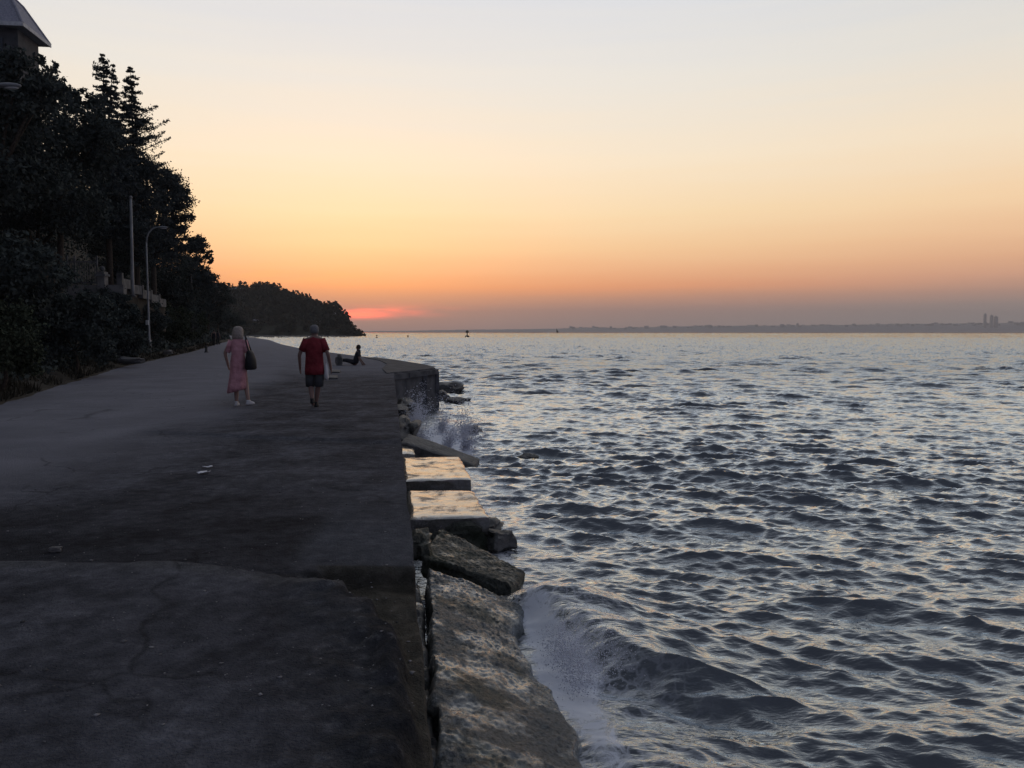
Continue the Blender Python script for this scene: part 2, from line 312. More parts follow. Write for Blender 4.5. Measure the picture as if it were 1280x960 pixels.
# ------------------------------------------------------------------ sky, sun, air
SUN_AZ = R(-11.5)              # from +Y, to the west of the view
def s2l(c): return tuple(((x / 255) / 12.92 if x / 255 < .04045 else ((x / 255 + .055) / 1.055) ** 2.4) for x in c)
def make_world():
    w = bpy.data.worlds.new('World'); scene.world = w; w.use_nodes = True; nt = w.node_tree; N = nt.nodes; L = nt.links
    for n in list(N): N.remove(n)
    def mth(op, a, b=None, c=None, clamp=False):
        n = N.new('ShaderNodeMath'); n.operation = op; n.use_clamp = clamp
        for i, v in enumerate((a, b, c)):
            if v is None: continue
            if isinstance(v, (int, float)): n.inputs[i].default_value = v
            else: L.new(v, n.inputs[i])
        return n.outputs[0]
    tc = N.new('ShaderNodeTexCoord'); nm = N.new('ShaderNodeVectorMath'); nm.operation = 'NORMALIZE'; L.new(tc.outputs['Generated'], nm.inputs[0])
    sp = N.new('ShaderNodeSeparateXYZ'); L.new(nm.outputs[0], sp.inputs[0])
    el = mth('MULTIPLY', mth('ARCSINE', sp.outputs['Z']), 180 / math.pi)
    az = mth('MULTIPLY', mth('ARCTAN2', sp.outputs['X'], sp.outputs['Y']), 180 / math.pi)
    # faint horizontal streaks in the low haze
    cv = N.new('ShaderNodeCombineXYZ'); L.new(mth('MULTIPLY', az, .05), cv.inputs[0]); L.new(mth('MULTIPLY', el, 1.1), cv.inputs[1])
    ns = N.new('ShaderNodeTexNoise'); ns.inputs['Scale'].default_value = 1.0; ns.inputs['Detail'].default_value = 4; L.new(cv.outputs[0], ns.inputs['Vector'])
    wob = mth('MULTIPLY', mth('SUBTRACT', ns.outputs['Fac'], .5), mth('MULTIPLY', mth('ABSOLUTE', el), .16))
    e2 = mth('MAXIMUM', mth('ADD', el, wob), 0.0)
    pos = mth('SQRT', mth('DIVIDE', e2, 90.0))
    def ramp(stops):
        r = N.new('ShaderNodeValToRGB'); e = r.color_ramp.elements
        while len(e) < len(stops): e.new(.5)
        for i, (d, c) in enumerate(stops): e[i].position = math.sqrt(d / 90); e[i].color = (*s2l(c), 1)
        L.new(pos, r.inputs['Fac']); return r.outputs['Color']
    west = ramp([(0, (146, 134, 135)), (.9, (158, 136, 132)), (1.74, (176, 136, 126)), (2.5, (206, 146, 120)), (3.2, (244, 160, 112)), (4.6, (249, 187, 139)), (6, (251, 206, 156)), (8.3, (251, 222, 178)),
                 (12.1, (248, 230, 203)), (17.3, (233, 228, 219)), (22.2, (220, 221, 224)), (30, (208, 210, 217)), (42, (172, 176, 188)), (60, (122, 127, 142)), (90, (98, 105, 122))])
    side = ramp([(0, (148, 142, 141)), (.9, (153, 142, 139)), (1.74, (160, 141, 135)), (2.6, (190, 147, 130)), (3.6, (222, 164, 134)), (4.6, (236, 178, 138)), (6, (246, 196, 152)), (8.3, (252, 214, 170)),
                 (12.1, (247, 226, 197)), (17.3, (228, 222, 212)), (22.2, (212, 214, 217)), (30, (200, 203, 209)), (42, (166, 171, 183)), (60, (120, 126, 140)), (90, (98, 105, 122))])
    east = ramp([(0, (92, 96, 118)), (4, (112, 106, 130)), (10, (128, 120, 146)), (20, (112, 122, 152)), (45, (104, 110, 128)), (90, (98, 105, 122))])
    ca = mth('COSINE', mth('MULTIPLY', mth('SUBTRACT', az, math.degrees(SUN_AZ)), math.pi / 180))
    def mix(f, a, b):
        m = N.new('ShaderNodeMix'); m.data_type = 'RGBA'; L.new(f, m.inputs[0]); L.new(a, m.inputs[6]); L.new(b, m.inputs[7]); return m.outputs[2]
    f1 = N.new('ShaderNodeMapRange'); f1.interpolation_type = 'SMOOTHSTEP'; L.new(ca, f1.inputs[0]); f1.inputs[1].default_value = .99; f1.inputs[2].default_value = .70
    f2 = N.new('ShaderNodeMapRange'); f2.interpolation_type = 'SMOOTHSTEP'; L.new(ca, f2.inputs[0]); f2.inputs[1].default_value = .62; f2.inputs[2].default_value = -.3
    c = mix(f2.outputs[0], mix(f1.outputs[0], west, side), east)
    # red after-glow where the sun has just gone down, cut into bars of thin cloud
    def glow(azc, elc, wa, we):
        a = mth('POWER', mth('DIVIDE', mth('SUBTRACT', az, azc), wa), 2); b = mth('POWER', mth('DIVIDE', mth('SUBTRACT', el, elc), we), 2)
        return mth('EXPONENT', mth('MULTIPLY', mth('ADD', a, b), -1))
    n2 = N.new('ShaderNodeTexNoise'); n2.inputs['Scale'].default_value = 2.2; n2.inputs['Detail'].default_value = 3
    cv2 = N.new('ShaderNodeCombineXYZ'); L.new(mth('MULTIPLY', az, .14), cv2.inputs[0]); L.new(mth('MULTIPLY', el, 1.5), cv2.inputs[1]); L.new(cv2.outputs[0], n2.inputs['Vector'])
    bars = N.new('ShaderNodeMapRange'); bars.inputs[1].default_value = .38; bars.inputs[2].default_value = .6; L.new(n2.outputs['Fac'], bars.inputs[0])
    g1 = mth('MULTIPLY', mth('MAXIMUM', glow(-11.2, 1.25, 2.3, .26), mth('MULTIPLY', glow(-9.6, 1.42, 3.0, .3), mth('ADD', mth('MULTIPLY', bars.outputs[0], .5), .12))), 1.0, clamp=True)
    g2 = mth('MULTIPLY', mth('MULTIPLY', glow(-8.0, 1.75, 5.0, .45), .42), bars.outputs[0], clamp=True)
    g3 = mth('MULTIPLY', mth('MULTIPLY', glow(-17, 4.0, 7, .8), .3), bars.outputs[0], clamp=True)
    def rgb(c):
        n = N.new('ShaderNodeRGB'); n.outputs[0].default_value = (*s2l(c), 1); return n.outputs[0]
    c = mix(g3, c, rgb((255, 190, 110))); c = mix(g2, c, rgb((250, 140, 118))); red = N.new('ShaderNodeRGB'); red.outputs[0].default_value = (4.6, .5, .24, 1); c = mix(g1, c, red.outputs[0])
    bg = N.new('ShaderNodeBackground'); bg.inputs['Strength'].default_value = 1.04; L.new(c, bg.inputs['Color'])
    sk = N.new('ShaderNodeTexSky'); sk.sky_type = 'NISHITA'; sk.sun_disc = False; sk.sun_elevation = R(1.2); sk.sun_rotation = SUN_AZ; sk.dust_density = 2; sk.air_density = 1
    bg2 = N.new('ShaderNodeBackground'); bg2.inputs['Strength'].default_value = .05 * .6; L.new(sk.outputs[0], bg2.inputs['Color'])
    ad = N.new('ShaderNodeAddShader'); L.new(bg.outputs[0], ad.inputs[0]); L.new(bg2.outputs[0], ad.inputs[1])
    out = N.new('ShaderNodeOutputWorld'); L.new(ad.outputs[0], out.inputs['Surface'])
    w.cycles.sampling_method = 'MANUAL'; w.cycles.sample_map_resolution = 1024
make_world()
sl = bpy.data.lights.new('sun', 'SUN'); sun = bpy.data.objects.new('sun', sl); COL.objects.link(sun)
sl.energy = .02; sl.angle = R(25); sl.color = (1, .55, .35)
sdir = Vector((math.sin(SUN_AZ) * math.cos(R(1.2)), math.cos(SUN_AZ) * math.cos(R(1.2)), math.sin(R(1.2))))
sun.rotation_euler = (-sdir).to_track_quat('-Z', 'Y').to_euler(); sun.location = (0, 0, 60)

HAZE = 1.3e-4
def make_haze():
    m = bpy.data.materials.new('evening_air'); m.use_nodes = True; N = m.node_tree.nodes; L = m.node_tree.links
    N.remove(N['Principled BSDF'])
    v = N.new('ShaderNodeVolumePrincipled'); v.inputs['Color'].default_value = (.93, .9, .88, 1); v.inputs['Density'].default_value = HAZE; v.inputs['Anisotropy'].default_value = .2
    L.new(v.outputs[0], N['Material Output'].inputs['Volume'])
    b = MB().box((0, 4400, 113), (20000, 9200, 234))
    stuff(b.build('haze', m))
if HAZE: make_haze()

# ------------------------------------------------------------------ shore lines (metres, y away from the camera)
def pl(pts): a = np.array(pts, float); return lambda y: np.interp(y, a[:, 0], a[:, 1])
XR = pl([(-6, 1.07), (29.4, -4.42), (34, -5.1), (40, -6.2), (47.6, -8.4), (52.6, -10.7), (58.7, -13.3), (69, -18), (102, -30), (153, -47), (220, -72), (330, -116)])
XL = pl([(-6, -4.2), (0, -6), (16.9, -11), (34, -17), (61, -24.8), (102, -38), (153, -54), (220, -79), (330, -122)])
BREAK = pl([(1.0, .0), (2.0, -.15), (2.7, -.30), (3.19, -.40), (3.68, -.53), (4.28, -.76), (4.7, -.97), (5.0, -1.17), (5.2, -1.3)])

def promenade_z(x, y):
    x = np.asarray(x, float); y = np.asarray(y, float)
    near = 1 - sstep(20, 28, y)
    z = .03 * fbm(x * .45, y * .3, 3, 3) * near + .012 * fbm(x * 2, y * 2, 3, 5) * near
    line = 5.14 - .42 * sstep(-2.5, -.9, x) + .26 * fbm(x * .7, x * 0, 3, 9) + .05 * fbm(x * 5, x * 0, 2, 12)
    br = BREAK(y) + .3 * fbm(y * 2.2, x * .6, 3, 21) + .14 * fbm(y * 8, x * 3, 3, 22)
    patch = 1 - sstep(line - .05, line + .02, y)
    low = sstep(br - .05, br + .03, x) * (1 - sstep(4.98, 5.14, y + .16 * fbm(x * 4, x * 0, 3, 31)))
    z = z + .055 * patch * (1 - low) - .085 * low
    rub = np.clip(np.maximum(low, sstep(br - .75, br - .02, x + .35 * fbm(x * 2, y * 2, 3, 43))) * (1 - sstep(4.95, 5.1, y)), 0, 1)
    z = z + rub * (1 - .45 * low) * (.085 * fbm(x * 9, y * 9, 4, 41) + .09 * fbm(x * 3.5, y * 3.5, 3, 42))
    # second older seam further on
    l2 = 11.6 + .35 * fbm(x * .8, x * 0, 3, 51) - .3 * (x + 4)
    z = z + .03 * sstep(l2 - .08, l2 + .08, y) * sstep(-6.2, -5.4, x) * near
    cap = sstep(-.8, -.6, x - XR(y) + .5 * fbm(y * .9, x * .7, 3, 61)) * sstep(5.08, 5.12, y) * (1 - sstep(7.0, 8.6, y + 1.5 * fbm(x * 1.3, y, 3, 66)))
    rim = np.exp(-((y - line + .12) / .10) ** 2) * (1 - low) * sstep(-6, -4.5, x) * (.35 + .9 * vnoise(x * 3, y * 6, 63)) + np.exp(-((x - br + .22) / .16) ** 2) * patch * (1 - low) * .5 * vnoise(x * 5, y * 5, 64)
    cap = np.clip(cap * (.45 + .7 * vnoise(x * 1.5, y * 1.2, 65)), 0, 1); rim = np.clip(rim, 0, 1)
    darken = sstep(line, line + .15, y) * (1 - sstep(6.0, 8.2, y + 1.6 * fbm(x * .6, y * .4, 3, 67))) * sstep(-5.2, -3.6, x) * (1 - cap) + patch * .6 * sstep(.1, .35, fbm(x * .5, y * .5, 4, 68) + .1)  # darker strip beyond the raised patch, plus random dark blotches on the patch
    # worn joints
    for j in (7.7, 14.5, 19.8):
        z = z - .012 * np.exp(-((y - j - .1 * fbm(x, x * 0, 2, 71)) / .05) ** 2)
    seam = .3 + .5 * fbm(x * .25, y * .25, 4, 81)
    road = 1 - sstep(-.9, .9, (x + 4.6 + .19 * (y - 9)) + 2.2 * fbm(x * .35, y * .35, 4, 83))
    road = road * sstep(5.6, 9.5, y - .45 * (x + 4) + 1.8 * fbm(x * .5, y * .5, 3, 85))
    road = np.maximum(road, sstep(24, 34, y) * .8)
    low = sstep(br - .05, br + .03, x) * (1 - sstep(5.13, 5.2, y + .05 * fbm(x * 6, x * 0, 2, 31)))
    return z, road, cap, rub, low, rim, np.clip(darken, 0, 1)

def make_promenade():
    rows = np.concatenate([np.linspace(-4, 1.6, 40), np.geomspace(1.62, 330, 640)])
    u = np.linspace(0, 1, 300); u = 1 - (1 - u) ** 1.7
    y = np.repeat(rows[:, None], len(u), 1)
    xl = XL(rows) - 1.5; xr = XR(rows) + .035 * fbm(rows * 3, rows * 0, 4, 2) * (rows < 30)
    x = xl[:, None] + (xr - xl)[:, None] * u[None, :]
    z, road, cap, rub, low, rim, darken = promenade_z(x, y)
    # rounded lip and a short drop at the sea side
    x = np.concatenate([x, x[:, -1:] + .012, x[:, -1:] + .016], 1); y = np.concatenate([y, y[:, -1:], y[:, -1:]], 1)
    z = np.concatenate([z, z[:, -1:] - .02, z[:, -1:] * 0 - .34], 1)
    ext = lambda a: np.concatenate([a, a[:, -1:], a[:, -1:]], 1)
    me = np_mesh('promenade', np.stack([x, y, z], -1).reshape(-1, 3), grid_faces(*x.shape), True)
    attr(me, 'road', ext(road)); attr(me, 'cap', ext(cap)); attr(me, 'rubble', ext(rub)); attr(me, 'ledge', ext(low)); attr(me, 'rim', ext(rim)); attr(me, 'darken', ext(darken))
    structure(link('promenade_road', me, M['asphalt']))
make_promenade()

def make_sea_wall():
    ys = np.concatenate([np.arange(-4, 30, .12), np.geomspace(30, 330, 220)])
    zs = np.linspace(-.3, -2.7, 26)
    Y = np.repeat(ys[:, None], len(zs), 1); Z = np.repeat(zs[None, :], len(ys), 0)
    X = XR(Y) - .02 - .06 * np.maximum(0, fbm(Y * 2.0, Z * 3, 4, 15) + .1) - .02 * (np.abs((Y % 2.6) - 1.3) < .06)
    Xb = X[:, :1] - .5
    X = np.concatenate([Xb, X], 1); Y = np.concatenate([Y[:, :1], Y], 1); Z = np.concatenate([Z[:, :1], Z], 1)
    me = np_mesh('sea_wall', np.stack([X, Y, Z], -1).reshape(-1, 3), grid_faces(*X.shape), True)
    o = link('sea_wall', me, M['seawall'])
    thing(o, 'long dark concrete sea wall holding up the edge of the promenade above the water', 'wall')
make_sea_wall()

# ------------------------------------------------------------------ rough stone blocks
def slab(name, top, thick, material, label, cat, group=None, n=26, rough=.03, seed=0, chip=.04, smooth=True, grain=0, nv=None, wav=0):
    """top: four corner points, counter-clockwise seen from above; an uneven block of that footprint"""
    p = [Vector(q) for q in top]; nv = nv or n; U, V = np.meshgrid(np.linspace(0, 1, n), np.linspace(0, 1, nv))
    P = [np.array(q) for q in p]
    G = ((1 - U) * (1 - V))[..., None] * P[0] + (U * (1 - V))[..., None] * P[1] + (U * V)[..., None] * P[2] + ((1 - U) * V)[..., None] * P[3]
    ed = np.minimum(np.minimum(U, 1 - U) * n, np.minimum(V, 1 - V) * nv)
    G[..., 2] += rough * 2 * fbm(G[..., 0] * 3 + seed, G[..., 1] * 3, 5, seed) - chip * np.exp(-ed / 1.1) * (1 + 1.6 * fbm(G[..., 0] * 5, G[..., 1] * 5, 3, seed + 4))
    if grain: G[..., 2] += grain * (2.2 * fbm(G[..., 0] * 13, G[..., 1] * 13, 3, seed + 9) + 1.0 * (vnoise(G[..., 0] * 40, G[..., 1] * 40, 5) - .5)) * (.5 + vnoise(G[..., 0] * 1.5, G[..., 1] * 1.5, 6))
    if wav: G[..., 0] += wav * (fbm(G[..., 1] * 1.3, G[..., 1] * 0, 4, seed + 2) - .05) * 2 * U ** 2; G[..., 2] -= .12 * np.clip(U - .55, 0, 1) * (1 + 2 * fbm(G[..., 1] * 1.1, G[..., 0], 3, 8))
    ragx = .5 * chip * fbm(G[..., 1] * 4, G[..., 0] * 4, 3, seed + 7) * np.exp(-ed / 2); G[..., 0] += ragx * 3; G[..., 1] += ragx * 2
    if n > 60: ed = ed * 26 / n
    V0 = G.reshape(-1, 3); faces = list(map(tuple, grid_faces(nv, n)))
    rim = [(0, i) for i in range(n)] + [(i, n - 1) for i in range(1, nv)] + [(nv - 1, i) for i in range(n - 2, -1, -1)] + [(i, 0) for i in range(nv - 2, 0, -1)]
    rim = [r * n + c for r, c in rim]; cen = V0.mean(0)
    vs = list(map(tuple, V0)); m = len(rim); prev = rim
    for k, f in enumerate((.12, .4, .7, 1.0)):
        base = len(vs)
        for i, r in enumerate(rim):
            q = V0[r]; o = (q - cen) * np.array((1, 1, 0)); L = max(1e-6, np.linalg.norm(o)); o = o / L
            w = mnoise.noise(Vector((q[0] * 4 + seed, q[1] * 4, f * 5))) * chip * .9
            w -= .05 * thick * (k == 3) * 2
            vs.append((q[0] + o[0] * w, q[1] + o[1] * w, q[2] - thick * f))
        new = list(range(base, base + m))
        for i in range(m): j = (i + 1) % m; faces.append((prev[i], new[i], new[j], prev[j]))
        prev = new
    faces.append(tuple(prev[::-1]))
    me = bpy.data.meshes.new(name); me.from_pydata(vs, [], faces); me.update()
    o = link(name, me, material, None, smooth)
    if smooth: me.set_sharp_from_angle(angle=R(50))
    return thing(o, label, cat, group)

def rock(name, c, r, material, label, cat='rock', group=None, seed=0, rz=0):
    mb = MB().ball((0, 0, 0), 1.0, 26, 18); vs = []
    rot = Matrix.Rotation(rz, 3, 'Z')
    for v in mb.v:
        v = Vector(v); q = v * 1.0
        k = 1 + .55 * mnoise.noise(q * 1.3 + Vector((seed * 3.1, 0, 0))) + .22 * mnoise.noise(q * 3.7 + Vector((0, seed * 1.7, 0))) + .1 * mnoise.noise(q * 9)
        q = Vector((math.copysign(abs(v.x) ** .75, v.x), math.copysign(abs(v.y) ** .75, v.y), math.copysign(abs(v.z) ** .7, v.z))) * k
        vs.append(tuple(rot @ Vector((q.x * r[0], q.y * r[1], q.z * r[2])) + Vector(c)))
    mb.v = vs
    o = mb.build(name, material, None, True); o.data.set_sharp_from_angle(angle=R(40))
    return thing(o, label, cat, group)

G_SLAB = 'flat concrete slabs lying along the foot of the sea wall'
G_ROCK = 'dark rocks at the water line'
# the big sloping slab close to the viewer
slab('concrete_slab', [(-.25, 3.0, -1.15), (.87, 3.4, -1.42), (.0, 8.8, -1.42), (-.98, 8.9, -1.15)], .6, M['wet_rough'],
     'largest slab, rough wet and grainy, sloping down into the breaking wave', 'slab', G_SLAB, n=110, rough=.05, seed=3, chip=.11, grain=.017, nv=420, wav=.22)
slab('concrete_slab', [at_z(514, 648, -1.13), at_z(611, 645, -1.15), at_z(591, 612, -1.15), at_z(509, 612, -1.13)], .27, M['wet_slab'],
     'wet slab mirroring the sky, beside the moss covered block', 'slab', G_SLAB, n=50, rough=.012, seed=11, chip=.025, grain=.002)
slab('concrete_slab', [at_z(506, 600, -1.13), at_z(589, 598, -1.15), at_z(574, 570, -1.15), at_z(503, 571, -1.13)], .27, M['wet_slab'],
     'wet slab mirroring the sky, beyond its twin and before the leaning dark block', 'slab', G_SLAB, n=50, rough=.012, seed=17, chip=.025, grain=.002)
slab('concrete_slab', [at_z(502, 566, -1.1), at_z(519, 566, -1.15), at_z(514, 552, -1.15), at_z(500, 551, -1.1)], .3, M['wet_slab'],
     'smallest wet slab, squeezed between the sea wall and the leaning dark block', 'slab', G_SLAB, n=20, rough=.02, seed=23, chip=.03)
slab('mossy_block', [at_z(527, 694, -1.18), at_z(638, 731, -1.42), at_z(656, 714, -1.4), at_z(550, 658, -1.15)], .24, M['mossy'],
     'tilted dark green mossy block above the head of the largest slab', 'stone block', None, n=90, rough=.03, seed=29, chip=.05, grain=.02)
slab('fallen_beam', [at_z(500, 552, -1.0), at_z(592, 580, -1.55), at_z(600, 572, -1.5), at_z(512, 541, -.9)], .3, M['stone'],
     'leaning dark concrete block sloping from the sea wall down into the white splash', 'stone block', None, n=24, rough=.02, seed=31, chip=.03)
slab('wall_footing', [(-.46, 3.4, -1.2), (-.22, 3.4, -1.26), (-1.06, 8.8, -1.26), (-1.28, 8.8, -1.2)], .7, M['wet_strip'],
     'narrow wet footing showing in the gap between sea wall and largest slab', 'footing', None, n=22, rough=.14, seed=37, chip=.06, grain=.03, nv=220)
def rk(px, py, z, r, label, seed, rz=0, m='stone'):
    p = at_z(px, py, z); rock('rock', p, r, M[m], label, 'rock', G_ROCK, seed, rz)
rk(520, 682, -1.15, (.22, .3, .16), 'wet grey stone wedged between the sea wall and the mossy block', 1, 0, 'mossy')
rk(572, 672, -1.5, (.5, .3, .26), 'flat dark stone lying under the mirror bright slab', 2, .2, 'mossy')
rk(625, 674, -1.5, (.2, .22, .14), 'small dark stone washed by the sea beside the mossy block', 3, .5)
rk(590, 540, -1.58, (.3, .35, .18), 'low dark rock in the water beyond the leaning block', 4)
rk(660, 573, -1.62, (.24, .2, .1), 'brownish rock just breaking the surface, away from all others', 5)
rk(560, 487, -1.45, (.75, .55, .3), 'broad flat rock at the outer corner of the stone jetty', 6)
rk(548, 497, -1.5, (.45, .6, .28), 'rough rock against the outer face of the stone jetty', 7, .4)
rk(571, 503, -1.6, (.5, .5, .2), 'low rock in the swell off the jetty corner', 8, .9)
rk(505, 540, -1.15, (.35, 1.3, .42), 'dark boulder leaning on the sea wall under the jetty', 9, .1)
rk(503, 515, -1.3, (.4, 1.4, .4), 'long dark boulder in the angle of sea wall and jetty', 10, .15)
rk(612, 660, -1.62, (.22, .3, .12), 'half drowned stone off the corner of the mirror bright slab', 12)

def make_jetty():
    root = empty('stone_jetty', (-4.5, 34, -1.6)); thing(root, 'square dark jetty of concrete jutting from the promenade, splashed at its foot', 'jetty')
    P = [(-4.62, 29.2), (-4.1, 30.7), (-3.6, 32.2), (-3.22, 33.5), (-3.6, 35.6), (-4.3, 37.7), (-5.15, 40), (-6.5, 43.6), (-8.3, 47.6), (-8.9, 47.6), (-7.2, 43), (-6.0, 38), (-5.4, 33)]
    mb = MB(); n = len(P); vs = []
    for zi, z in enumerate((.03, -.07, -.5, -1.0, -1.5, -2.6)):
        for i, (x, y) in enumerate(P):
            w = .05 * mnoise.noise(Vector((x * 2, y * 2, z * 3))) - (.03 if zi == 0 else 0)
            vs.append((x + w + (.05 if z < -1 else 0) + 4.5, y + w - 34, z + 1.6 + (.02 * mnoise.noise(Vector((x, y, 3))) if zi < 2 else 0)))
    fs = [tuple(range(n))] + [(k * n + i, (k + 1) * n + i, (k + 1) * n + (i + 1) % n, k * n + (i + 1) % n) for k in range(5) for i in range(n)]
    mb.add(vs, fs); mb.build('jetty_body', M['jetty'], root)
    c = MB()
    for i in range(0, 3):
        a = Vector((*P[i], 0)); b = Vector((*P[i + 1], 0)); m_ = (a + b) / 2; ang = math.atan2(b.y - a.y, b.x - a.x)
        c.box((m_.x + 4.5 + .05, m_.y - 34 - .03, 1.6 - .14 + .005 * i), ((b - a).length * .98, .12, .2), Matrix.Rotation(ang, 3, 'Z'))
    c.build('coping', M['jetty'], root)
    for i in (2, 3): MB().box((P[i][0] + 4.5 + .02, P[i][1] - 34 - .01, .5), (.16, .16, 1.9), Matrix.Rotation(.4, 3, 'Z')).build('buttress', M['jetty'], root)
make_jetty()

# ------------------------------------------------------------------ sea
def make_water():
    rows = [1.2]
    while rows[-1] < 9000: rows.append(rows[-1] + max(.018, rows[-1] * (.0034 if rows[-1] < 400 else .006 if rows[-1] < 1500 else .02)))
    rows = np.array(rows); azs = np.concatenate([np.linspace(-62, -20, 90)[:-1], np.linspace(-20, 38, 900), np.linspace(38, 66, 70)[1:]])
    nr, nc = len(rows), len(azs); t = np.tan(np.radians(azs))
    Y0 = np.repeat(rows[:, None], nc, 1); X0 = Y0 * t[None, :]
    X = X0.copy(); Y = Y0.copy(); Z = np.zeros_like(X)
    dr = np.maximum(.018, rows * .0034)
    rng = np.random.default_rng(11)
    n = 200
    Ls = np.exp(np.linspace(math.log(.1), math.log(4.5), n)) * np.exp(rng.normal(0, .02, n))
    # sheltering close to the wall and the slabs
    edge = XR(Y0) + 1.0
    shelter = .35 + .65 * sstep(0, 1.6, X0 - edge)
    gust = .8 + .7 * (vnoise(X0 / 7, Y0 / 9, 77) - .2)
    for L in Ls:
        k = 2 * math.pi / L; th = rng.normal(0, .5 if L < .4 else .34)
        base = R(192)          # heading: towards the viewer and slightly to the wall
        dx, dy = math.sin(base + th), math.cos(base + th)
        s = .044 * (1.0 + .35 * math.exp(-((math.log(L / .32)) / .55) ** 2))
        if L > .6: s *= (.6 / L) ** .85
        if L < .3: s *= .9
        ph = rng.uniform(0, 2 * math.pi); a = s / k
        w = sstep(1.7, 2.8, L / dr)
        nn = int((w > 1e-3).sum())
        if nn < 2: continue
        P = k * (dx * X0[:nn] + dy * Y0[:nn]) + ph
        A = a * w[:nn, None] * shelter[:nn] * gust[:nn]
        if L > 1.0: A = A * (1 + 1.3 * sstep(16, 60, rows[:nn]))[:, None]
        c = np.cos(P); sn = np.sin(P)
        Z[:nn] += A * c; X[:nn] -= .72 * A * dx * sn; Y[:nn] -= .72 * A * dy * sn
    far_w = sstep(35, 160, rows)[:, None]; Z += rng.normal(0, 1, Z.shape) * np.minimum(.13 * rows * .0046, .6)[:, None] * far_w
    # the wave that is breaking on the largest slab
    def ridge(p0, p1, h, wf, wb, side):
        d = np.array(p1) - np.array(p0); L = np.hypot(*d); d /= L; nrm = np.array((-d[1], d[0])) * side
        u = ((X0 - p0[0]) * d[0] + (Y0 - p0[1]) * d[1]) / L; q = (X0 - p0[0]) * nrm[0] + (Y0 - p0[1]) * nrm[1]
        q = q + .12 * np.sin(u * 5 + 1) + .1 * fbm(X0 * 2, Y0 * 2, 3, 5)
        pr = np.where(q > 0, np.exp(-(q / wf) ** 2), np.exp(-(q / wb) ** 2))
        return h * pr * sstep(-.25, .15, u) * (1 - sstep(.75, 1.5, u)), q, u
    z1, q1, u1 = ridge((.05, 8.7), (1.5, 7.1), .32, .3, .8, -1)
    z2, q2, u2 = ridge((.45, 6.3), (1.25, 5.0), .07, .3, .7, -1)
    Z += z1 + z2
    Z = np.where(Y0 > 0, Z, Z) + SEA
    foam = .22 * np.exp(-((q1 - .4) / .3) ** 2) * sstep(-.1, .1, u1) * (1 - sstep(.45, .8, u1))
    foam += .6 * np.exp(-(((X0 - .5) / .32) ** 2 + ((Y0 - 7.0) / .6) ** 2))
    foam += .05 * np.exp(-(((X0 - .62) / .3) ** 2 + ((Y0 - 6.0) / .6) ** 2))
    foam += .6 * np.exp(-(((X0 + 2.3) / .9) ** 2 + ((Y0 - 23.5) / 3.6) ** 2))
    foam += .35 * np.exp(-(((X0 + 1.5) / .9) ** 2 + ((Y0 - 21) / 2.0) ** 2))
    foam += .25 * (1 - sstep(.0, .3, np.abs(X0 - (XR(Y0) + 1.42)))) * (Y0 < 20)
    foam += .2 * np.exp(-((X0 - XR(Y0) - 1.6) / .8) ** 2) * (Y0 < 30)
    me = np_mesh('water', np.stack([X, Y, Z], -1).reshape(-1, 3), grid_faces(nr, nc), True)
    attr(me, 'foam', foam); attr(me, 'far', .25 + .75 * sstep(15, 70, Y0))
    structure(link('water', me, M['water']))
make_water()

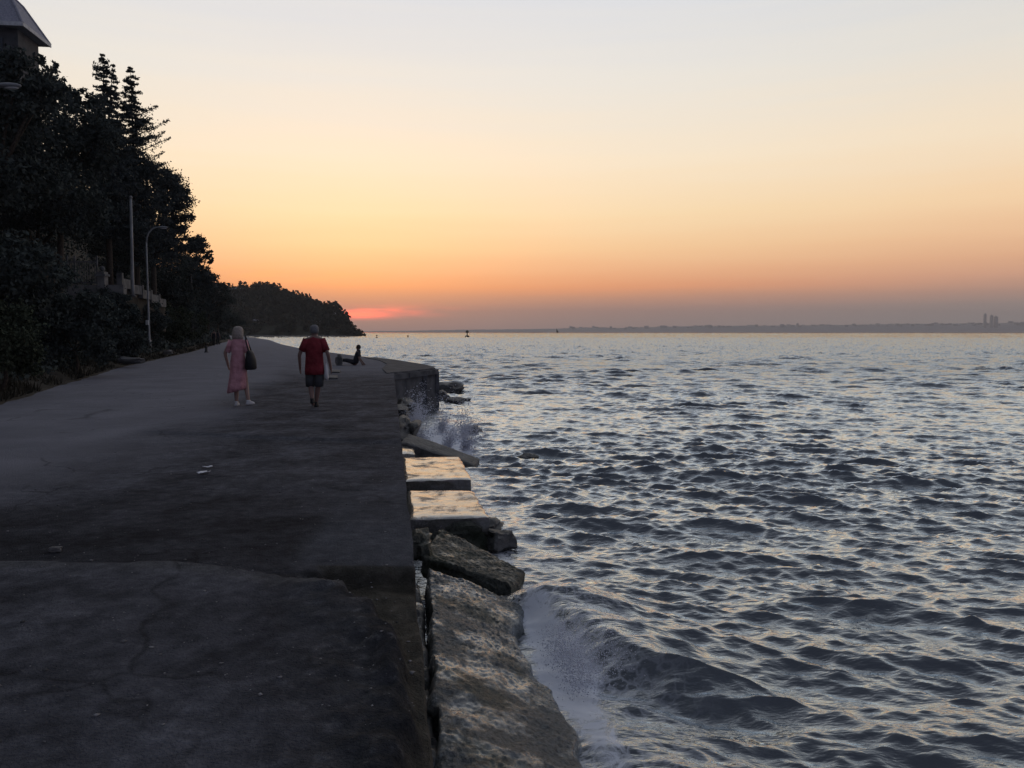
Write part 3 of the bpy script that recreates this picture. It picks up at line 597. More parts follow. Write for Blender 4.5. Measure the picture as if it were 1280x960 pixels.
def make_spray():
    m = bpy.data.materials.new('spray'); m.use_nodes = True; N = m.node_tree.nodes; L = m.node_tree.links
    d = N.new('ShaderNodeBsdfDiffuse'); d.inputs['Color'].default_value = (.82, .84, .9, 1)
    tl = N.new('ShaderNodeBsdfTranslucent'); tl.inputs['Color'].default_value = (.82, .84, .9, 1)
    mx = N.new('ShaderNodeMixShader'); mx.inputs[0].default_value = .5; L.new(d.outputs[0], mx.inputs[1]); L.new(tl.outputs[0], mx.inputs[2])
    L.new(mx.outputs[0], N['Material Output'].inputs['Surface'])
    O = np.array([(1, 0, 0), (-1, 0, 0), (0, 1, 0), (0, -1, 0), (0, 0, 1), (0, 0, -1)], float)
    FO = np.array([(0, 2, 4), (2, 1, 4), (1, 3, 4), (3, 0, 4), (2, 0, 5), (1, 2, 5), (3, 1, 5), (0, 3, 5)])
    def cloud(name, P, S, ):
        n = len(P); V = (O[None] * S[:, None, None] * RNG.uniform(.6, 1.4, (n, 6, 1)) + P[:, None]).reshape(-1, 3)
        Fc = (FO[None] + (np.arange(n) * 6)[:, None, None]).reshape(-1, 3)
        stuff(link(name, np_mesh(name, V, Fc), m))
    def jets(n, src, hgt, spread, lean, seed):
        rg = np.random.default_rng(seed); i = rg.integers(0, len(src), n); base = np.array(src)[i] + rg.normal(0, .07, (n, 3))
        jet = rg.normal(0, 1, (len(src) * 9, 3)); j = i * 9 + rg.integers(0, 9, n)
        t = rg.random(n) ** 1.5; up = hgt * t * (1 - .35 * t) * (.5 + .6 * np.abs(jet[j, 2]))
        off = jet[j] * spread * t[:, None] + rg.normal(0, 1, (n, 3)) * (spread * .24 * t)[:, None]
        P = base + off * np.array((1, 1, .25)) + np.stack([lean[0] * t, lean[1] * t, up], -1)
        return P, t
    P, t = jets(6500, [(.36, 7.5, -1.5), (.42, 7.2, -1.5), (.47, 7.0, -1.5), (.52, 6.8, -1.5), (.56, 6.6, -1.5)], .5, .17, (.34, -.1), 1)
    cloud('sea_spray', P, np.minimum(np.exp(RNG.normal(math.log(.004), .6, len(P))), .009) * (1 - .4 * t))
    P, t = jets(20000, [(-2.9, 21.5, -1.5), (-2.4, 21, -1.5), (-1.7, 20.2, -1.5), (-1.2, 20.5, -1.5), (-2.9, 23.5, -1.5), (-2.2, 24.5, -1.5), (-3.2, 26, -1.5), (-1.4, 23, -1.5)], 1.05, .3, (.1, 0), 2)
    cloud('sea_spray', P, np.exp(RNG.normal(math.log(.0095), .45, len(P))) * (1 - .4 * t))
make_spray()

# ------------------------------------------------------------------ hillside
def hill_z(x, y):
    s = XL(y) - x
    z = np.where(s < 0, -.12, 0) + .22 * sstep(-.05, .9, s) + .25 * sstep(1, 3, s) + .45 * np.clip(s - 2, 0, 4) + 1.15 * np.clip(s - 6, 0, 22) + .3 * np.clip(s - 28, 0, 60)
    return z
def make_hill():
    rows = np.concatenate([np.linspace(-4, 30, 120), np.geomspace(30.3, 330, 160)]); s = np.concatenate([np.linspace(-.3, 3, 34), np.linspace(3.2, 80, 60)])
    Y = np.repeat(rows[:, None], len(s), 1); X = XL(Y) - s[None, :]
    Z = hill_z(X, Y) + sstep(-.1, .8, s)[None] * (.22 * fbm(X * .8, Y * .8, 4, 8) + .1 * fbm(X * 4, Y * 4, 2, 18)) + .02
    X = X + .25 * fbm(Y * 1.2, X * 0, 3, 19) * (1 - sstep(0, 2, s))[None]
    structure(link('hillside_terrain', np_mesh('hillside_terrain', np.stack([X, Y, Z], -1).reshape(-1, 3), grid_faces(*X.shape)[:, ::-1], True), M['soil']))
make_hill()

def leaf_quads(C, size, droop=0, seed=0, aspect=.55, two=False):
    """a quad per centre, random pose; size may be an array"""
    rg = np.random.default_rng(seed); n = len(C); size = np.broadcast_to(size, (n,))
    a = rg.normal(0, 1, (n, 3)); a[:, 2] -= droop; a /= np.linalg.norm(a, axis=1, keepdims=True)
    b = rg.normal(0, 1, (n, 3)); b -= a * (a * b).sum(1, keepdims=True); b /= np.linalg.norm(b, axis=1, keepdims=True)
    h = size[:, None] * rg.uniform(.6, 1.3, (n, 1)); w = h * aspect
    # pointed leaf: kite
    V = np.stack([C - a * h * .5, C + b * w * .5, C + a * h * .5, C - b * w * .5], 1)
    return V.reshape(-1, 3), np.arange(n * 4).reshape(-1, 4)

def blob_points(blobs, n, seed, clumps=26, sq=.85):
    """leaf centres gathered in clumps near the surface of the blobs"""
    rg = np.random.default_rng(seed); out = []
    vol = np.array([b[3] ** 2 for b in blobs]); vol = vol / vol.sum()
    for (cx, cy, cz, r), f in zip(blobs, vol):
        m = max(30, int(n * f)); k = max(8, int(clumps * (.5 + f * len(blobs) * .5)))
        d = rg.normal(0, 1, (k, 3)); d /= np.linalg.norm(d, axis=1, keepdims=True)
        cc = d * (rg.uniform(.45, 1.0, (k, 1))) * r
        i = rg.integers(0, k, m); rad = r * rg.uniform(.16, .34, k)
        p = cc[i] + rg.normal(0, .55, (m, 3)) * rad[i][:, None]
        p[:, 2] *= sq
        out.append(p + np.array((cx, cy, cz)))
    return np.concatenate(out)

def pxblob(px, py, rpx, d, seed):
    rg = random.Random(seed * 131 + px * 7 + py); r = rpx / F * d
    p = at_d(px, py, d + rg.uniform(-.6, .6) * r); return (p.x, p.y, p.z, r)

G_TREE = 'trees on the bank above the promenade'
def tree(kind, label, d, base_px, blobs, n, leaf, material, seed, cat='tree', group=G_TREE, trunk=.16, clumps=26):
    B = [pxblob(*b, d, seed) for b in blobs]
    bx = at_d(base_px, 400, d).x; bz = float(hill_z(np.array(bx), np.array(d))) - .1
    root = empty(kind, (bx, d, bz)); thing(root, label, cat, group); o = Vector((bx, d, bz))
    top = max(B, key=lambda b: b[2]); mb = MB()
    cx = sum(b[0] for b in B) / len(B); cz = sum(b[2] for b in B) / len(B); fork = Vector(((bx * .6 + cx * .4), d, bz + max(.3, (cz - bz) * .62)))
    mb.tube([(0, 0, 0), (fork - o) * .5 + Vector((.08, .05, 0)), fork - o], [trunk * 1.4, trunk, trunk * .8], 9)
    for b in B:
        e = Vector(b[:3]) - o; f = fork - o
        mb.tube([f, f.lerp(e, .5) + Vector((0, 0, .12 * b[3])), e], [trunk * .6, trunk * .4, trunk * .15], 6)
    mb.build('trunk', M['bark'], root, True)
    P = blob_points(B, n, seed, clumps) - np.array(o)
    V, Fq = leaf_quads(P, leaf, .3, seed)
    link('crown', np_mesh('crown', V, Fq), M[material], root)
    return root

tree('broadleaf_tree', 'broad dark tree with its crown under the tiled roof of the house', 33, -10, [(-50, 150, 80), (10, 128, 62), (46, 135, 42), (-30, 80, 38), (24, 88, 34), (52, 108, 26), (0, 200, 70)], 20700, 0.211, 'leaf_dark', 1)
tree('broadleaf_tree', 'dark tree with a thin sprig on top, between the house and the twin spired conifer', 41, 70, [(98, 165, 45), (80, 120, 20), (64, 84, 9), (67, 98, 12), (100, 122, 16), (112, 138, 22), (58, 195, 55), (118, 180, 35)], 18400, 0.186, 'leaf_dark', 2)
tree('pine_tree', 'rounded pine leaning out toward the road beside the pointed conifers', 62, 190, [(216, 250, 27), (226, 266, 16), (205, 226, 20), (190, 235, 36), (160, 250, 46), (136, 220, 42), (222, 282, 14), (200, 288, 30), (228, 242, 12), (215, 305, 22), (180, 300, 34)], 34500, 0.223, 'needle', 3, trunk=.22)
tree('pine_tree', 'flat topped pine beyond the rounded one, its outer tufts standing against the orange sky', 85, 238, [(246, 306, 14), (260, 318, 8), (236, 332, 18), (262, 343, 5), (233, 305, 14), (248, 336, 12), (264, 326, 5), (254, 350, 16), (240, 356, 22)], 21850, 0.223, 'needle', 4, trunk=.2)
tree('pine_tree', 'low dark pine where the bank meets the wooded headland', 125, 258, [(258, 362, 15), (274, 358, 9), (282, 363, 7), (248, 380, 18), (285, 374, 9), (270, 378, 16), (250, 365, 16), (262, 392, 18)], 16099, 0.279, 'leaf_dark', 5, trunk=.18)
tree('broadleaf_tree', 'heavy dark tree standing behind the white railing', 42, 40, [(55, 245, 72), (10, 235, 66), (98, 265, 45), (30, 305, 40)], 18400, 0.198, 'leaf_dark', 6)
tree('broadleaf_tree', 'dark tree behind the white flagpole', 66, 150, [(140, 300, 42), (118, 265, 40), (178, 315, 38), (160, 345, 30)], 14949, 0.223, 'leaf_dark', 7)
tree('broadleaf_tree', 'dark tree beyond the curved lamp post, under the flat topped pine', 76, 205, [(212, 335, 28), (196, 360, 30), (228, 372, 24), (210, 390, 22), (235, 395, 22)], 20700, 0.223, 'leaf_dark', 8)
tree('broadleaf_tree', 'dim tree over the far bend of the promenade', 150, 270, [(268, 392, 15), (285, 396, 14), (256, 398, 14), (298, 402, 10)], 8049, 0.310, 'leaf_dark', 9)

G_SH = 'bushes along the landward side of the promenade'
def bush(label, d, base_px, blobs, n, leaf, material, seed): return tree('bush', label, d, base_px, blobs, n, leaf, material, seed, 'bush', G_SH, .05, 20)
bush('green bush closest to the camera, cut by the picture edge', 18.5, -5, [(5, 428, 42), (32, 452, 22), (-25, 400, 45), (18, 405, 30), (40, 432, 14)], 14949, 0.093, 'leaf_green', 21)
bush('large dark bush below the white railing', 27, 92, [(92, 425, 46), (62, 400, 42), (122, 415, 30), (104, 388, 32), (50, 440, 34), (130, 440, 20)], 18400, 0.124, 'leaf_dark', 22)
bush('dark bush beneath the sloping white wall, before the curved lamp post', 37, 155, [(150, 415, 26), (136, 384, 26), (162, 438, 12), (156, 392, 17), (142, 432, 22), (150, 376, 12)], 21850, 0.136, 'leaf_dark', 23)
bush('dark bush directly behind the curved lamp post, below the sloping white wall', 51.6, 188, [(178, 398, 18), (195, 402, 16), (190, 388, 12), (176, 418, 16), (188, 425, 14), (204, 400, 12), (168, 384, 12)], 9000, .15, 'leaf_dark', 28)
bush('olive green bush beyond the foot of the curved lamp post', 61, 212, [(212, 408, 24), (204, 388, 17), (226, 418, 15), (222, 396, 16), (205, 425, 12)], 10350, 0.174, 'leaf_green', 24)
bush('dim bush beside the thin grey post at the bend', 84, 246, [(243, 402, 14), (250, 415, 10), (238, 416, 10), (252, 398, 10)], 5979, 0.186, 'leaf_green', 25)
bush('low grey bush past the two distant walkers', 165, 292, [(288, 410, 9), (300, 411, 7), (278, 408, 9)], 3449, 0.279, 'leaf_dark', 26)
bush('dark bush filling the slope behind the bush by the picture edge', 25, 10, [(12, 340, 60), (-40, 350, 70), (50, 350, 40), (30, 390, 40)], 14949, 0.149, 'leaf_dark', 27)

def conifer(label, d, top, base_y, prof, tips, seed, n, second=None):
    """prof: (y px, half width px); tips: extra long boughs (px,py)"""
    rg = np.random.default_rng(seed); t = at_d(top[0], top[1], d); zt = t.z
    bx = t.x; bz = float(hill_z(np.array(bx), np.array(d))) - .1; o = Vector((bx, d, bz)); root = empty('spire_conifer', o); thing(root, label, 'tree', G_TREE)
    mb = MB(); mb.tube([(0, 0, 0), (.05, 0, (zt - bz) * .5), (0, 0, zt - bz)], [.24, .15, .01], 9)
    py = np.array([p[0] for p in prof], float); pw = np.array([p[1] for p in prof], float)
    pts = []; dirs = []
    stems = [(0.0, top[1])] + ([second] if second else [])
    for si, (ox, ytop) in enumerate(stems):
        y = ytop + 2.0
        oxm = ox / F * d
        if si: mb.tube([(0, 0, at_d(top[0], 190, d).z - bz), (oxm, 0, at_d(top[0], ytop, d).z - bz)], [.09, .01], 6)
        while y < base_y:
            zc = at_d(top[0], y, d).z - bz
            wpx = np.interp(y + (top[1] - ytop), py, pw) * (.6 if si else 1)
            for b in range(rg.integers(4, 8)):
                a = rg.uniform(0, 2 * math.pi); L = wpx / F * d * rg.uniform(.35, 1.15)
                dr = np.array((math.cos(a), math.sin(a), rg.uniform(-.35, .25)))
                m = max(12, int(L * 80))
                tt = rg.random(m) ** .7
                p = np.array((oxm, 0, zc)) + dr * (tt * L)[:, None] + np.array((0, 0, 1)) * (.35 * L * (tt ** 2))[:, None] * rg.uniform(-.2, .8)
                pts.append(p + rg.normal(0, .035 + .05 * L, (m, 3)) * np.array((1, 1, .6)))
                if L > .5: mb.tube([(oxm, 0, zc), Vector((oxm, 0, zc)) + Vector(dr) * L * .7], [.03, .008], 4)
            y += rg.uniform(3.0, 6.5)
    for (px, pyy) in tips:
        e = at_d(px, pyy, d) - o; s = Vector((0, 0, max(.5, e.z - abs(e.x) * .45)))
        m = 170; tt = rg.random(m); p = np.array(s) + (np.array(e) - np.array(s)) * tt[:, None]
        pts.append(p + rg.normal(0, 1, (m, 3)) * (.27 * (1.15 - tt))[:, None]); mb.tube([s, e], [.05, .01], 5)
    mb.build('trunk', M['bark'], root, True)
    V, Fq = leaf_quads(np.concatenate(pts), .2, .1, seed, .4); link('crown', np_mesh('crown', V, Fq), M['needle'], root)
conifer('tall conifer with twin spires, standing between the dark trees and the single spired conifer', 52, (128, 67), 300, [(66, 1), (80, 7), (88, 11), (100, 9), (120, 13), (140, 17), (170, 28), (220, 40), (300, 48)], [(118, 84)], 31, 1, (13, 80))
conifer('single spired conifer whose ragged boughs reach out over the rounded pine', 56, (163, 83), 330, [(82, 1), (95, 8), (108, 10), (122, 14), (140, 18), (150, 20), (175, 30), (200, 36), (240, 40), (330, 46)], [(197, 133), (212, 150), (206, 165), (213, 172), (206, 190), (204, 204), (190, 148)], 33, 1)

def scatter_stuff():
    rg = np.random.default_rng(5)
    # undergrowth on the bank
    n = 60000; y = np.exp(rg.uniform(math.log(12), math.log(320), n)); s = .7 + rg.random(n) ** 1.2 * 34
    x = XL(y) - s; z = hill_z(x, y) + rg.random(n) * np.minimum(.4 + .12 * s, 2.0) * (.5 + vnoise(x * .5, y * .5, 4))
    V, Fq = leaf_quads(np.stack([x, y, z], -1), .13 + .003 * y, 0, 5)
    stuff(link('undergrowth', np_mesh('undergrowth', V, Fq), M['leaf_dark']))
    # dry verge grass
    n = 9000; y = np.exp(rg.uniform(math.log(11), math.log(110), n)); s = rg.random(n) ** 1.3 * 2.6 + .05
    keep = vnoise(s * 1.5, y * .7, 3) > .4; y = y[keep]; s = s[keep]; x = XL(y) - s
    z = hill_z(x, y) + .05; n = len(x); h = rg.uniform(.06, .22, n); a = rg.uniform(0, math.pi, n); w = .012 + .0006 * y
    ln = rg.normal(0, .08, (n, 2))
    b0 = np.stack([x - w * np.cos(a), y - w * np.sin(a), z - .06], -1); b1 = np.stack([x + w * np.cos(a), y + w * np.sin(a), z - .06], -1); t = np.stack([x + ln[:, 0], y + ln[:, 1], z + h], -1)
    stuff(link('verge_grass', np_mesh('verge_grass', np.stack([b0, b1, t], 1).reshape(-1, 3), np.arange(n * 3).reshape(-1, 3)), M['dry_grass']))
    # loose chips of stone on the worn asphalt
    n = 1600; y = 2.3 + rg.random(n) ** 2.0 * 9; x = XR(y) - .05 - rg.random(n) ** 1.5 * 5.2
    keep = vnoise(x * 1.6, y * 1.6, 14) > .36; x = x[keep]; y = y[keep]; n = len(x)
    z = promenade_z(x, y)[0]; O = np.array([(1, 0, 0), (-.9, .2, 0), (0, 1, 0), (.1, -1, 0), (0, 0, .4), (0, 0, -.5)], float)
    FO = np.array([(0, 2, 4), (2, 1, 4), (1, 3, 4), (3, 0, 4), (2, 0, 5), (1, 2, 5), (3, 1, 5), (0, 3, 5)])
    sz = np.exp(rg.normal(math.log(.005), .5, n)); ang = rg.uniform(0, 6.28, n); ca, sa = np.cos(ang), np.sin(ang)
    W = O[None] * sz[:, None, None] * rg.uniform(.6, 1.5, (n, 6, 1)); V = np.stack([W[..., 0] * ca[:, None] - W[..., 1] * sa[:, None], W[..., 0] * sa[:, None] + W[..., 1] * ca[:, None], W[..., 2]], -1) + np.stack([x, y, z + sz * .3], -1)[:, None]
    stuff(link('gravel', np_mesh('gravel', V.reshape(-1, 3), (FO[None] + (np.arange(n) * 6)[:, None, None]).reshape(-1, 3)), M['pebble']))
scatter_stuff()

# ------------------------------------------------------------------ headland
def make_headland():
    prof_px = [(150, 330), (230, 346), (285, 361), (300, 360), (330, 357), (352, 363), (380, 374), (400, 383), (415, 384), (428, 394), (438, 404), (447, 412), (453, 417), (458, 421)]
    D = 520.0; prof = []
    for px, py in prof_px:
        p = at_d(px, py, D); prof.append((p.x, max(p.z, SEA)))
    pa = np.array(prof); xs = np.linspace(pa[0, 0], pa[-1, 0], 150); hs = np.interp(xs, pa[:, 0], pa[:, 1]) - 2.5
    vy = np.linspace(0, 1, 40); X = np.repeat(xs[:, None], 40, 1)
    depth = 40 + 130 * sstep(0, 60, xs[-1] - xs)
    Yv = D - 6 + depth[:, None] * vy[None]
    pr = np.sin(np.clip(vy * 1.15, 0, 1) * math.pi / 2) ** .8
    X = X * (Yv / D)
    Zv = SEA - 1 + (hs[:, None] * (Yv / D) - (SEA - 1)) * pr[None] + 1.5 * fbm(X / 9, Yv / 9, 3, 6) * pr[None]
    structure(link('headland_hill', np_mesh('headland_hill', np.stack([X, Yv, Zv], -1).reshape(-1, 3), grid_faces(*X.shape)[:, ::-1], True), M['hill']))
    rg = np.random.default_rng(9); pts = []; sizes = []
    for k in range(1500):
        i = rg.integers(0, 149); j = int(rg.random() ** .8 * 38) + 1
        r = rg.choice([1.5, 2.2, 3.0, 4.2], p=[.3, .35, .25, .1]) * rg.uniform(.8, 1.2) * min(1, .4 + (xs[-1] - xs[i]) / 30)
        c = np.array((X[i, j], Yv[i, j], Zv[i, j] + r * .75)); m = 48
        dd = rg.normal(0, 1, (m, 3)); dd /= np.linalg.norm(dd, axis=1, keepdims=True)
        pts.append(c + dd * r * rg.uniform(.6, 1.08, (m, 1)) * np.array((1, 1, .85))); sizes.append(np.full(m, .55 * r))
    # one crown standing clear of the ridge
    c = np.array(at_d(424, 386, D + 40)); dd = rg.normal(0, 1, (160, 3)); dd /= np.linalg.norm(dd, axis=1, keepdims=True); pts.append(c + dd * rg.uniform(.3, 1, (160, 1)) * np.array((2.2, 2, 3.4))); sizes.append(np.full(160, 1.0))
    V, Fq = leaf_quads(np.concatenate(pts), np.concatenate(sizes), 0, 9, .8)
    stuff(link('headland_forest', np_mesh('headland_forest', V, Fq), M['far_leaf']))
    global HEAD
    HEAD = lambda px, py: next((at_d(px, py, d) for d in np.arange(507, 690, 1.0) if headz(at_d(px, py, d))), at_d(px, py, 560))
    def headz(p):
        i = int(np.argmin(np.abs(xs * (p.y / D) - p.x))); z = np.interp(p.y, Yv[i], Zv[i]); return p.z < z + 1.0
    # low quay along the foot of the headland
    a = at_z(325, 420, SEA); b = at_z(462, 420.6, SEA); mb = MB(); n = 60; vs = []; fs = []
    for i in range(n):
        t = i / (n - 1); p = a.lerp(b, t); top = SEA + .9 + .3 * mnoise.noise(Vector((t * 30, 0, 0))) - .7 * max(0, t - .9) * 10
        vs += [(p.x, 505 - 1.5, SEA - 1), (p.x, 505, top), (p.x, 512, top), (p.x, 530, SEA - 1)]
    for i in range(n - 1):
        for k in range(3): fs.append((i * 4 + k, i * 4 + 4 + k, i * 4 + 5 + k, i * 4 + 1 + k))
    mb.add(vs, fs); q = mb.build('stone_quay', M['stone']); thing(q, 'long low dark quay along the foot of the wooded headland', 'quay')
make_headland()

def far_house(px, py, d, w, h, dep, label, rz=0):
    p = HEAD(px, py); root = empty('hillside_house', (p.x, p.y, p.z - h * .6), rz); thing(root, label, 'house', 'houses among the trees of the headland')
    MB().box((0, 0, h / 2 - 1.5), (w, dep, h + 3)).build('wall', M['far_wall'], root)
    e = .4; z = h; mb = MB(); mb.add([(-w / 2 - e, -dep / 2 - e, z), (w / 2 + e, -dep / 2 - e, z), (w / 2 + e, dep / 2 + e, z), (-w / 2 - e, dep / 2 + e, z), (-w / 4, 0, z + h * .35), (w / 4, 0, z + h * .35)],
        [(0, 1, 5, 4), (1, 2, 5), (2, 3, 4, 5), (3, 0, 4), (3, 2, 1, 0)]); mb.build('roof', M['roof_tile'], root)
    for k in (-1, 1): MB().box((k * w * .25, -dep / 2 - .02, h * .55), (w * .18, .08, h * .3)).build('window', M['glass'], root)
far_house(298, 364, 560, 8, 4, 7, 'palest house, half hidden at the wooded crest of the headland')
far_house(320, 403, 508, 4, 3, 4, 'small pale house low on the headland above the distant bend of the promenade')
far_house(402, 404, 508, 6, 2.6, 5, 'low pale house near the seaward end of the headland')
far_house(417, 394, 525, 3, 2.6, 4, 'tiny pale house below the ridge at the seaward end of the headland')

# ------------------------------------------------------------------ far coast
def make_coast():
    D = 7000.0
    top = [(380, 414.8), (480, 413.2), (560, 412), (640, 411), (700, 410), (745, 408.6), (780, 409.2), (880, 406.6), (1000, 406), (1090, 404.6), (1180, 403.4), (1280, 402.6), (1500, 401), (1700, 402)]
    xs = np.linspace(380, 1700, 500); ty = np.interp(xs, *np.array(top).T) + .9 * fbm(xs / 14, xs * 0, 4, 3) + .3
    pts = [at_d(a, b, D) for a, b in zip(xs, ty)]; X0 = np.array([p.x for p in pts]); H = np.array([p.z for p in pts])
    v = np.linspace(0, 1, 10); X = np.repeat(X0[:, None], 10, 1) * (1 + .1 * v[None]); Y = D - 60 + 900 * v[None] + 0 * X; Z = SEA - 2 + (np.maximum(H, 1)[:, None] + 3) * np.sin(np.clip(v * 1.8, 0, 1) * math.pi / 2)[None]
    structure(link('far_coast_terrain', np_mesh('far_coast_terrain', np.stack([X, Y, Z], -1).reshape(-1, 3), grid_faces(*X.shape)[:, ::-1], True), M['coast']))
    rg = np.random.default_rng(2); mb = MB()
    for k in range(420):
        px = rg.uniform(700, 1500); i = int(np.argmin(abs(xs - px))); h = rg.uniform(6, 18) if rg.random() < .93 else rg.uniform(18, 28)
        x, y = X[i, 4], Y[i, 4] + rg.uniform(-150, 200); z = Z[i, 4]
        mb.box((x, y, z - 6 + h / 2 - rg.random() * 18), (rg.uniform(14, 40), rg.uniform(14, 30), h + 6))
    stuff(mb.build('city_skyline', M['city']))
    for px, y0, w, lab in ((1231.5, 392.6, 17, 'slender high rise standing alone, first of the three on the far shore'), (1239.5, 394.5, 20, 'high rise tower in the middle of the three on the hazy far shore'), (1245, 396, 26, 'lowest and widest of the three high rises on the hazy far shore')):
        t = at_d(px, y0, D + 120); h = t.z - 20; root = empty('high_rise', (t.x, t.y, 20)); thing(root, lab, 'tower', 'high rises on the far shore')
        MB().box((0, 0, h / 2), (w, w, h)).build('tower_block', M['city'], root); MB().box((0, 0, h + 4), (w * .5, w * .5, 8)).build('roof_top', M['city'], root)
make_coast()

# ------------------------------------------------------------------ buoys and boat
def buoy(px, py, h, label, two=False):
    p = at_z(px, py, SEA); root = empty('channel_buoy', p); thing(root, label, 'buoy', 'buoys off the headland')
    MB().loft([(0, 0, -.3, .3 * h, .3 * h), (0, 0, .05 * h, .34 * h, .34 * h), (0, 0, .2 * h, .28 * h, .28 * h), (0, 0, .3 * h, .1 * h, .1 * h)], 14).build('float', M['dark_metal'], root, True)
    mb = MB().tube([(0, 0, .28 * h), (0, 0, .7 * h)], .06 * h, 8); mb.build('mast', M['dark_metal'], root)
    MB().loft([(0, 0, .58 * h, .08 * h, .08 * h), (0, 0, .68 * h, .22 * h, .22 * h), (0, 0, .9 * h, .2 * h, .2 * h), (0, 0, h, .05 * h, .05 * h)], 12).build('top_mark', M['dark_metal'], root, True)
buoy(584, 421.6, 4.2, 'tallest dark buoy with a separate top mark, alone in open water')
buoy(471, 422.6, 1.7, 'small dark buoy just off the tip of the headland')
buoy(510, 423.4, 1.6, 'small dark buoy second out from the tip of the headland')
def boat():
    p = at_z(696, 417.2, SEA); root = empty('sailing_boat', p, R(70)); thing(root, 'tiny dark sailing boat on the horizon before the far shore', 'boat')
    MB().loft([(0, 0, -.4, .6, 2.6), (0, 0, .3, 1.2, 3.8), (0, 0, 1.1, 1.5, 4.4)], 20).build('hull', M['dark_metal'], root, True)
    mb = MB(); mb.tube([(0, .6, 1), (0, .6, 9.5)], .1, 8); mb.build('mast', M['dark_metal'], root)
    s = MB().add([(-.06, .4, 2), (-.06, -3.4, 2.1), (-.06, .5, 9), (.06, .4, 2), (.06, -3.4, 2.1), (.06, .5, 9)], [(0, 1, 2), (5, 4, 3), (0, 3, 4, 1), (1, 4, 5, 2), (2, 5, 3, 0)]); s.build('sail', M['dark_cloth'], root)
boat()

# ------------------------------------------------------------------ lamps, poles, railing, white wall, house
def street_lamp(px, py_base, d, h, arm, label, parent_x=None):
    b = at_d(px, py_base, d); z = float(hill_z(np.array(b.x), np.array(d)))
    root = empty('street_lamp', (b.x, d, z)); thing(root, label, 'street lamp', 'street lamps along the promenade')
    MB().loft([(0, 0, 0, .13, .13), (0, 0, .8, .12, .12), (0, 0, .84, .07, .07), (0, 0, h * .55, .056, .056), (0, 0, h - .9, .042, .042)], 12).build('post', M['pole'], root, True)
    pts = [(0, 0, h - .95)] + [(arm * (1 - math.cos(a)), 0, h - .95 + .95 * math.sin(a)) for a in [R(k) for k in (20, 40, 60, 75, 88)]]
    MB().tube(pts, [.05, .048, .046, .044, .042, .04], 10).build('arm', M['pole'], root, True)
    e = Vector(pts[-1]); hd = MB().ball((e.x + .3, 0, e.z - .01), (.36, .13, .075), 16, 8); hd.build('lamp_head', M['pole'], root, True)
    MB().ball((e.x + .38, 0, e.z - .075), (.2, .09, .035), 12, 6).build('lens', M['pale_paint'], root, True)
    MB().box((0, -.12, .62), (.12, .04, .34)).build('hatch', M['dark_metal'], root)
    if h > 7.5:
        MB().box((-.05, -.1, 1.9), (.16, .1, .3)).build('junction_box', M['pale_paint'], root)
    return root
street_lamp(187, 437, 50, at_d(187, 284, 50).z - float(hill_z(np.array(at_d(187, 437, 50).x), np.array(50.))), .75, 'curved grey lamp post standing clear before the dark trees')
pA = at_d(-28, 112, 22); street_lamp(-28, 300, 22, at_d(-28, 108, 22).z - float(hill_z(np.array(pA.x), np.array(22.))), .75, 'lamp head reaching into view under the house, its post out of view')
def thin_post(px, y0, y1, d, label, cat, name, r, m):
    a = at_d(px, y0, d); b = at_d(px + 2, y1, d); root = empty(name, b); thing(root, label, cat)
    h = (a - b).z; MB().loft([(0, 0, -.9, r * 1.25, r * 1.25), (0, 0, 0, r * 1.2, r * 1.2), ((a.x - b.x) * .5, 0, h * .5, r, r), (a.x - b.x, 0, h, r * .75, r * .75)], 10).build('post', m, root, True)
    MB().ball((a.x - b.x, 0, h + r * .7), r * 1.1).build('finial', m, root, True)
    MB().loft([(0, 0, -.9, r * 2.4, r * 2.4), (0, 0, -.8, r * 2.4, r * 2.4), (0, 0, -.75, r * 1.3, r * 1.3)], 10).build('base_plate', M['dark_metal'], root)
thin_post(163.5, 248, 352, 46, 'slim white flagpole without a flag, rising from the sloping white wall', 'flagpole', 'flagpole', .085, M['pole'])
thin_post(239, 345, 427, 76, 'thin dull grey post among bushes at the bend of the promenade', 'post', 'utility_post', .09, M['dark_metal'])

def railing():
    d = 37; a = at_d(84, 326, d); b = at_d(121, 326, d); z0 = at_d(84, 356, d).z; h = a.z - z0
    root = empty('terrace_railing', (a.x, d, z0)); thing(root, 'white vertical bar railing on the bank above the large dark bush', 'railing')
    w = b.x - a.x
    for zz in (.1, h - .05): MB().box((w / 2, 0, zz), (w, .05, .06)).build('rail', M['old_white'], root)
    for k in range(13):
        x = w * k / 12; thick = .07 if k in (0, 3, 12) else .026
        MB().box((x, .002, h / 2 + (.12 if thick > .05 else 0)), (thick, thick, h - .12 + (.35 if thick > .05 else 0))).build('baluster' if thick < .05 else 'post', M['old_white'], root)
    # its footing wall
    s = MB().box((w / 2 + .5, .15, -1.2), (w + 1.4, .3, 2.4)).build('retaining_wall', M['concrete']); s.location = (a.x, d, z0); thing(s, 'grey retaining wall under the white railing, mostly behind bushes', 'wall')
    p = at_d(128, 340, d); g = empty('gate_pillar', (p.x, d, z0)); thing(g, 'short pale pillar topped with a ball, next to the white railing', 'pillar')
    MB().box((0, 0, h * .18), (.34, .34, h * .36 + .4)).build('shaft', M['concrete'], g); MB().box((0, 0, h * .4), (.46, .46, .1)).build('cap_stone', M['old_white'], g); MB().ball((0, 0, h * .4 + .3), .12).build('ball_finial', M['old_white'], g, True)
railing()
